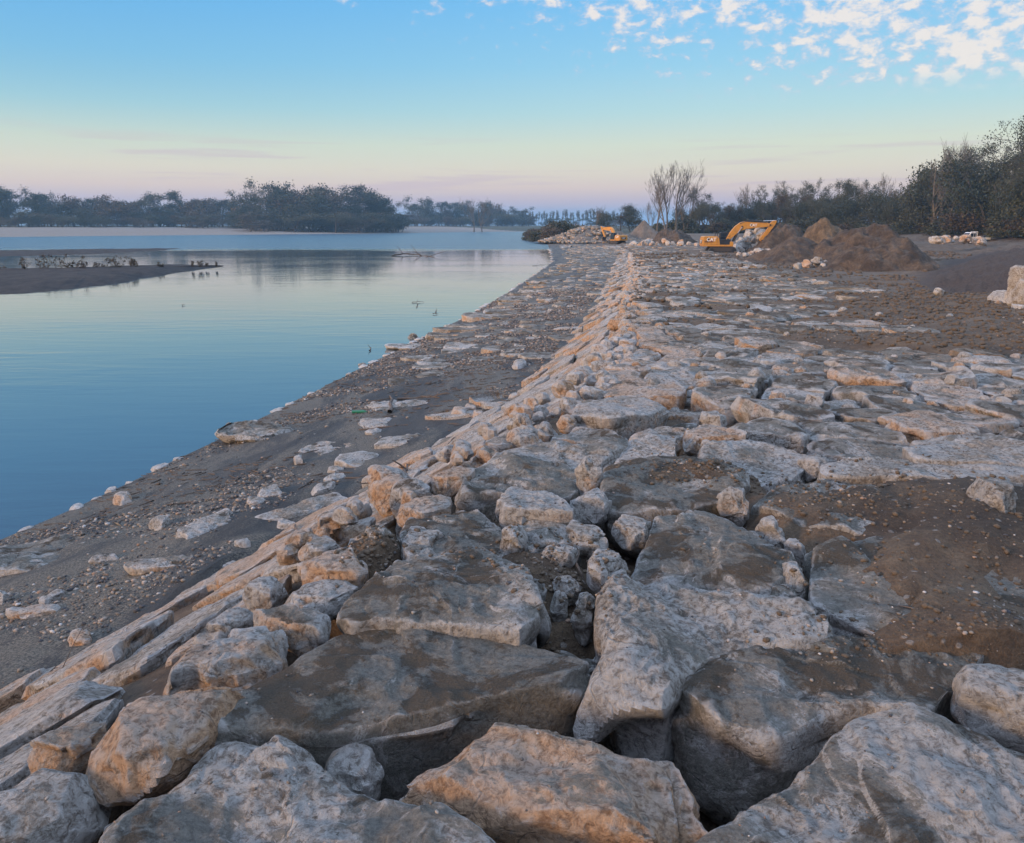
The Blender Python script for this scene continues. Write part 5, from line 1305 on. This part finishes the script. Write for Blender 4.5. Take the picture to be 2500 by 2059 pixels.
# right bank, near the diggings
bx, by = atd(1510, 300)
for k, (X, tp, D, s_) in enumerate(((1505, 505, 290, 1.4), (1480, 518, 285, 1.3), (1530, 512, 295, 1.3), (1455, 527, 280, 1.2), (1545, 530, 285, 1.2))):
    tree_px('dense', k, X, tp, D, ["tallest round dark tree behind the farther excavator", "dark tree left of the tallest round tree", "dark tree right of the tallest round tree", "low leftmost dark bush of the round clump", "low rightmost dark bush of the round clump"][k], None, sz=s_)
tree_px('bare', 0, 1450, 503, 270, "small leafless tree left of the round dark clump", None, sz=.8)
tree_px('bare', 1, 1577, 496, 240, "small leafless tree between the round clump and the tall bare trees", None, sz=.7)
tree_px('bare', 0, 1594, 440, 225, "leafless pale tree, leftmost of the tall bare group", None, sz=.9)
tree_px('bare', 1, 1617, 408, 228, "leafless pale tree, tallest in the middle of the bare group", None, sz=.85)
tree_px('bare', 0, 1640, 405, 232, "leafless pale tree, rightmost of the tall bare group", None, sz=.85)
tree_px('bare', 1, 1662, 455, 240, "leafless tree beside the dark ivy covered tree", None, sz=.9)
tree_px('bare', 1, 1805, 458, 262, "leafless tree rising behind the nearer excavator's boom", None, sz=.8)
tree_px('bare', 0, 2075, 442, 222, "leafless snag above the wood over the largest mound", None, sz=.5)
tree_px('bare', 1, 2125, 432, 216, "leafless snag with two raised limbs above the wood", None, sz=.6)
tree_px('bare', 0, 2250, 355, 184, "tall half bare tree rising where the wood steps up", None, sz=.8)
tree_px('bare', 1, 2275, 362, 182, "second half bare tree where the wood steps up", None, sz=.7)
# wood on the right: skyline of the photo
wsk = [(1590, 545), (1690, 490), (1715, 470), (1745, 505), (1800, 500), (1840, 472), (1870, 472), (1900, 470), (1940, 468), (1980, 460), (2010, 470), (2050, 462), (2090, 462), (2130, 475), (2180, 468), (2220, 440), (2260, 400), (2300, 385), (2350, 385), (2400, 370), (2440, 340), (2480, 318), (2520, 295), (2700, 250), (2900, 220)]
wX = [q[0] for q in wsk]; wY = [q[1] for q in wsk]
def wdist(X): return float(np.interp(X, [1590, 1750, 2000, 2200, 2350, 2500, 2900], [262, 255, 232, 205, 182, 150, 118]))
X = 1680
while X < 2880:
    D = wdist(X); tp = float(np.interp(X, wX, wY))
    zone = "left" if X < 1950 else ("middle" if X < 2220 else "tall right")
    tree_px('loc', rt.randrange(4), X, tp + (-12 if X < 2330 else 14) + rt.uniform(-8, 18), D + rt.uniform(4, 22), f"dark leafed tree on the skyline of the {zone} part of the wood", "skyline trees of the wood", sz=rt.uniform(.7, 1.0))
    for q in range(2):
        tree_px('loc' if rt.random() < .6 else 'dense', rt.randrange(4), X + rt.uniform(-12, 12), tp + (550 - tp) * rt.uniform(.15, .5), D - rt.uniform(0, 12), f"lower tree along the edge of the {zone} part of the wood", "edge trees of the wood", sz=rt.uniform(.8, 1.2))
    X += rt.uniform(.75, 1.35) * 3900 / D * .9
for k in range(95):
    X = 1590 + k * 12.5 + rt.uniform(-6, 6); D = wdist(X) - rt.uniform(6, 16)
    x, y = atd(X, D); place('shrub', rt.randrange(3), x, y, gz(x, y), rt.uniform(.6, 1.25), f"{'green' if k % 3 else 'brown'} shrub along the foot of the wood, {'left' if X < 1950 else 'middle' if X < 2220 else 'right'} part", "shrubs at the wood's foot", 1.5)
# brush at the river corner
for k in range(26):
    X = rt.uniform(1290, 1385); D = rt.uniform(205, 240)
    x, y = atd(X, D); hh = float(np.interp(X, [1290, 1340, 1385], [1.8, 4.0, 4.6])) * rt.uniform(.8, 1.1)
    place('shrub', 1 + (k % 2), x, y, -2.6, hh / 3.5, "brown leafless brush overhanging the river bend", "brush at the river bend", 1.3)

# ================================================================== mud bars, reeds, flotsam
def bar(name, poly_px, h, label, seed):
    P = np.array([pix(a, b, ZW) for a, b in poly_px]); 
    c = P.mean(0); L = np.concatenate([np.linspace(P[i], P[(i + 1) % len(P)], 14)[:-1] for i in range(len(P))])
    L = L + np.stack([fbm(P3(L[:, 0], L[:, 1]), .25, 3, seed), fbm(P3(L[:, 0], L[:, 1]), .25, 3, seed + 9)], 1) * .5
    n = len(L); rings = 16; V = []
    sp0, sp1 = P[:, 0].min(), P[:, 0].max()
    for k in range(rings):
        f_ = 1 - k / (rings - 1)
        ctr = np.stack([L[:, 0] * 1.0, np.full(n, 0)], 1)
        # shrink towards the long axis
        ax = np.interp(L[:, 0], AXX, AXY) if False else None
        q = c + (L - c) * np.array([f_ ** .5 if f_ > 0 else 0, f_])
        z = ZW - .08 + h * (1 - f_ ** 2.2)
        V.append(np.concatenate([q, np.full((n, 1), z)], 1))
    V = np.concatenate(V); V[:, 2] += fbm(P3(V[:, 0], V[:, 1]), .5, 4, seed) * .07
    i = np.arange(rings - 1)[:, None] * n; j = np.arange(n)[None]; j2 = (j + 1) % n
    F = np.stack([i + j, i + j2, i + n + j2, i + n + j], -1).reshape(-1, 4)
    o = mesh_np(name, V, F, M_MUDBAR); return tag(o, label, None, None, 'structure')
bar('mud_bar', [(-700, 742), (-200, 730), (0, 722), (100, 716), (200, 705), (300, 690), (400, 672), (480, 660), (560, 647), (480, 646), (380, 650), (250, 655), (100, 658), (0, 661), (-300, 664), (-700, 672)], .62, "dark mud bar in the river", 3)
bar('mud_bar', [(-500, 632), (0, 627), (200, 622), (400, 612), (470, 606), (300, 608), (0, 613), (-500, 617)], .35, "thin mud bar in the river", 6)
M_REED = simple("dry_weed", (.07, .052, .032), .9, .4, 8)
def weed(X, Y, hpx, seed, label, z=None, mat=M_REED, grp="weeds on the mud bar", lean=0.25):
    z0 = ZW + .35 if z is None else z
    x, y = pix(X, Y, z0); h = hpx * y / FPX
    r = random.Random(seed); segs = []
    for k in range(r.randint(3, 6)):
        p = Vector((r.uniform(-.15, .15), r.uniform(-.15, .15), -.1)); d = Vector((r.gauss(0, lean), r.gauss(0, lean), 1)).normalized(); L = h * r.uniform(.6, 1.1)
        pts_ = [p]; 
        for s in range(4): d = (d + Vector((r.gauss(0, .12), r.gauss(0, .12), 0))).normalized(); p = p + d * L / 4; pts_.append(p)
        segs.append((pts_, [.022, .018, .014, .011, .008], 2))
        for q in range(5):
            a = pts_[r.randint(1, 4)]; e = a + Vector((r.gauss(0, .2), r.gauss(0, .2), r.uniform(.05, .25))) * h * .45
            segs.append(([a, (a + e) / 2, e], [.012, .01, .006], 2))
    tips = [(s[0][-1], 0) for s in segs]
    t = empty('river_weed', (x, y, z0), 0, label, 'weed', grp)
    V, F = tubes(segs); mesh_np('stem', V, F, mat, t)
    Vl, Fl = leaves(tips, 5, .05 * (1 + h * .3), .07 * h, seed); mesh_np('leaf_tufts', Vl, Fl, mat, t, smooth=False)
for k, (X, Y, hp) in enumerate([(65, 660, 26), (105, 660, 34), (118, 660, 24), (140, 660, 40), (165, 660, 24), (180, 659, 22), (198, 660, 30), (205, 660, 22), (235, 658, 20), (254, 658, 16), (280, 657, 36), (290, 657, 26), (325, 655, 26), (332, 655, 20), (390, 653, 14), (395, 653, 10), (470, 650, 12), (490, 650, 14), (505, 650, 10), (528, 649, 10), (10, 662, 14)]):
    nm = "tall" if hp > 29 else ("medium" if hp > 17 else "short")
    weed(X, Y, hp, k, f"{nm} dry weed on the mud bar, {'left part' if X < 170 else 'middle' if X < 340 else 'pointed right end'}")
M_STICK = bark("driftwood", (.05, .038, .03), (.16, .12, .09))
def stick(pts3, r0, label, name='driftwood_stick', grp=None, cat='stick', kids=2, seed=0):
    r = random.Random(seed); pts_ = [Vector(p) for p in pts3]; fine_ = []
    for a, b in zip(pts_[:-1], pts_[1:]):
        for k in range(3): fine_.append(a.lerp(b, k / 3) + Vector((r.gauss(0, r0 * .6), r.gauss(0, r0 * .6), r.gauss(0, r0 * .5))))
    fine_.append(pts_[-1])
    segs = [(fine_, [r0 * (1 - .7 * i / len(fine_)) for i in range(len(fine_))], 0)]
    L = (pts_[-1] - pts_[0]).length
    for k in range(kids):
        i = r.randint(1, len(fine_) - 2); e = fine_[i] + Vector((r.gauss(0, .15), r.gauss(0, .15), abs(r.gauss(0, .12)))) * L
        segs.append(([fine_[i], (fine_[i] + e) / 2 + Vector((0, 0, .01)), e], [r0 * .5, r0 * .4, r0 * .2], 1))
    V, F = tubes(segs)
    o = mesh_np(name, V, F, M_STICK, loc=tuple(pts_[0])); return tag(o, label, cat, grp)
def lay(pxs, z=None, up=0.0):      # points of a stick lying on whatever is there
    out = []
    for X, Y in pxs:
        z0 = -1.0
        for _ in range(10):
            x, y = dpx(X, Y, z0); zz_ = drop(x, y)[0] if z is None else z
            z0 = .5 * z0 + .5 * (zz_ + up)
        out.append((x, y, z0))
    return out
stick(lay([(605, 1078), (618, 1092), (625, 1106)]), .013, "black stick poking out of the pale face slabs", kids=0, seed=1)
stick(lay([(1180, 1115), (1192, 1140), (1195, 1165), (1205, 1200)]), .012, "bent brown branch standing in the earth filled hollow", seed=2)
stick(lay([(1150, 1115), (1175, 1112), (1200, 1118)]), .010, "short twig lying across the upper rim of the hollow", kids=1, seed=3)
stick(lay([(105, 1362), (130, 1375), (150, 1392)]), .006, "thin twig on the pale slope slabs at the lower left", kids=1, seed=4)
stick(lay([(365, 1322), (395, 1310), (430, 1300)]), .006, "thin reddish twig on the slope slabs by the crest boulders", kids=2, seed=5)
stick(lay([(745, 1052), (790, 1040), (815, 1035)]), .006, "long thin twig across the face slabs near the white faced rock", kids=0, seed=6)
stick(lay([(820, 1000), (835, 978), (838, 955)]), .03, "dark brown root stump at the foot of the bank", kids=4, seed=7, name='root')
stick(lay([(800, 852), (806, 830), (803, 815)]), .05, "short grey log end standing on the shore", kids=0, seed=8, name='log')
stick(lay([(820, 822), (870, 816), (905, 818)]), .03, "brown stick lying flat behind the grey log end", kids=1, seed=9)
stick(lay([(905, 935), (925, 915), (935, 900)]), .02, "pale straight stick on the sand below the rubble heap", kids=0, seed=10)
stick(lay([(740, 885), (780, 880), (840, 874)]), .018, "long dark stick in the twig litter", kids=2, seed=11)
stick(lay([(1850, 1248), (1880, 1254)]), .005, "straw lying on the buried slab at the right", kids=0, seed=12)
stick([(*pix(955, 626, ZW), ZW), (*pix(985, 624, ZW), ZW + .25), (*pix(1020, 624, ZW), ZW + .1), (*pix(1060, 628, ZW), ZW)], .12, "driftwood branch afloat in mid river", kids=6, seed=13, name='floating_branch', cat='branch')
for k, (a, b) in enumerate((((1005, 740), (1035, 739)), ((1017, 752), (1021, 742)), ((1056, 768), (1070, 768)), ((1063, 765), (1066, 758)), ((902, 858), (906, 850)), ((1320, 662), (1345, 655)), ((1300, 650), (1330, 648)), ((445, 747), (452, 747)))):
    stick([(*pix(*a, ZW), ZW + .02), (*pix((a[0] + b[0]) / 2, (a[1] + b[1]) / 2, ZW), ZW + .06), (*pix(*b, ZW), ZW + .03)], .02, ["long level twig floating off the bank", "upright twig tip poking from the river", "short twig afloat nearer the bank", "thin upright twig nearer the bank", "tiny twig near the shore stones", "branch tangled at the far waterline", "thin branch afloat by the far waterline", "tiny floating scrap of wood in mid river"][k], kids=1, seed=20 + k, name='floating_twig', cat='twig')
x_, y_ = pix(1008, 826, ZW); po = [(x_ + .22 * math.cos(a), y_ + .2 * math.sin(a)) for a in np.linspace(0, 6.28, 9)[:-1]]
put_stone('river_rock', stone(po, ZW + .2, .18, .2, .03, 2.6, 7, (0, 0), .1, 4, 0), (.3, .2, 1.0), "dark rock standing alone in the water off the bank", 'rock')
x_, y_ = pix(886, 892, ZW); po = [(x_ + .13 * math.cos(a), y_ + .1 * math.sin(a)) for a in np.linspace(0, 6.28, 9)[:-1]]
put_stone('river_rock', stone(po, ZW + .09, .08, .2, .03, 2.6, 9, (0, 0), .1, 4, 0), (.3, .2, 1.0), "small dark rock in the water right at the shore edge", 'rock')
# twig litter on the shore
tv, tf, n0 = [], [], 0
for k in range(2600):
    y = 10 + 22 * rg.random(); t_ = rg.random(); x = float(XT(y)) * t_ + float(XW(y)) * (1 - t_)
    if fbm(P3([x], [y]), .5, 2, 15)[0] < -.1: continue
    a = rg.gauss(0, .6); L = rg.uniform(.05, .3); z = gz(x, y) + .01; w2 = rg.uniform(.003, .009)
    dx, dy = math.cos(a) * L, math.sin(a) * L
    for (u, v, ww) in ((0, 0, .0), (0, w2 * 2, .0), (0, w2, w2 * 2)): tv.append((x, y + v, z + ww))
    for (u, v, ww) in ((0, 0, .0), (0, w2 * 2, .0), (0, w2, w2 * 2)): tv.append((x + dx, y + dy + v, z + ww + rg.uniform(0, .02)))
    for i_ in range(3): tf.append((n0 + i_, n0 + (i_ + 1) % 3, n0 + 3 + (i_ + 1) % 3, n0 + 3 + i_))
    n0 += 6
tag(mesh_np('twig_litter', np.array(tv), np.array(tf), M_STICK), "flood twigs strewn over the gravelly shore", kind='stuff')
# litter
M_GRN = simple("green_plastic", (.02, .16, .07), .35, .1, 9)
g_ = lay([(725, 851), (745, 848)], up=.02)
b = BM(); b.cyl((0, 0, .03), (.26, .02, .03), .035); b.cyl((.26, .02, .03), (.32, .025, .03), .03, 16, .014); e_ = bpy.data.objects.new('plastic_bottle', None)
me_ = bpy.data.meshes.new('plastic_bottle'); b.b.to_mesh(me_); b.b.free(); me_.materials.append(M_GRN)
ob_ = bpy.data.objects.new('plastic_bottle', me_); COL.objects.link(ob_); ob_.location = g_[0]; tag(ob_, "green plastic bottle lying on the dark shore", 'bottle')

# ================================================================== haze
def haze():
    m, t = newmat("haze")
    v = t.new('ShaderNodeVolumePrincipled', {'Color': (0.42, 0.74, 1.0, 1), 'Density': 0.00028})
    v.inputs['Anisotropy'].default_value = 0.2
    t.l.new(v.outputs[0], t.new('ShaderNodeOutputMaterial').inputs['Volume'])
    b = bmesh.new(); bmesh.ops.create_cube(b, size=1)
    for q in b.verts: q.co = Vector((q.co.x * 9000, 1700 + q.co.y * 6000, 20 + q.co.z * 56))
    me = bpy.data.meshes.new('haze'); b.to_mesh(me); b.free(); me.materials.append(m)
    o = bpy.data.objects.new('haze', me); COL.objects.link(o); tag(o, kind='stuff')
HAZE = True
if HAZE: haze()
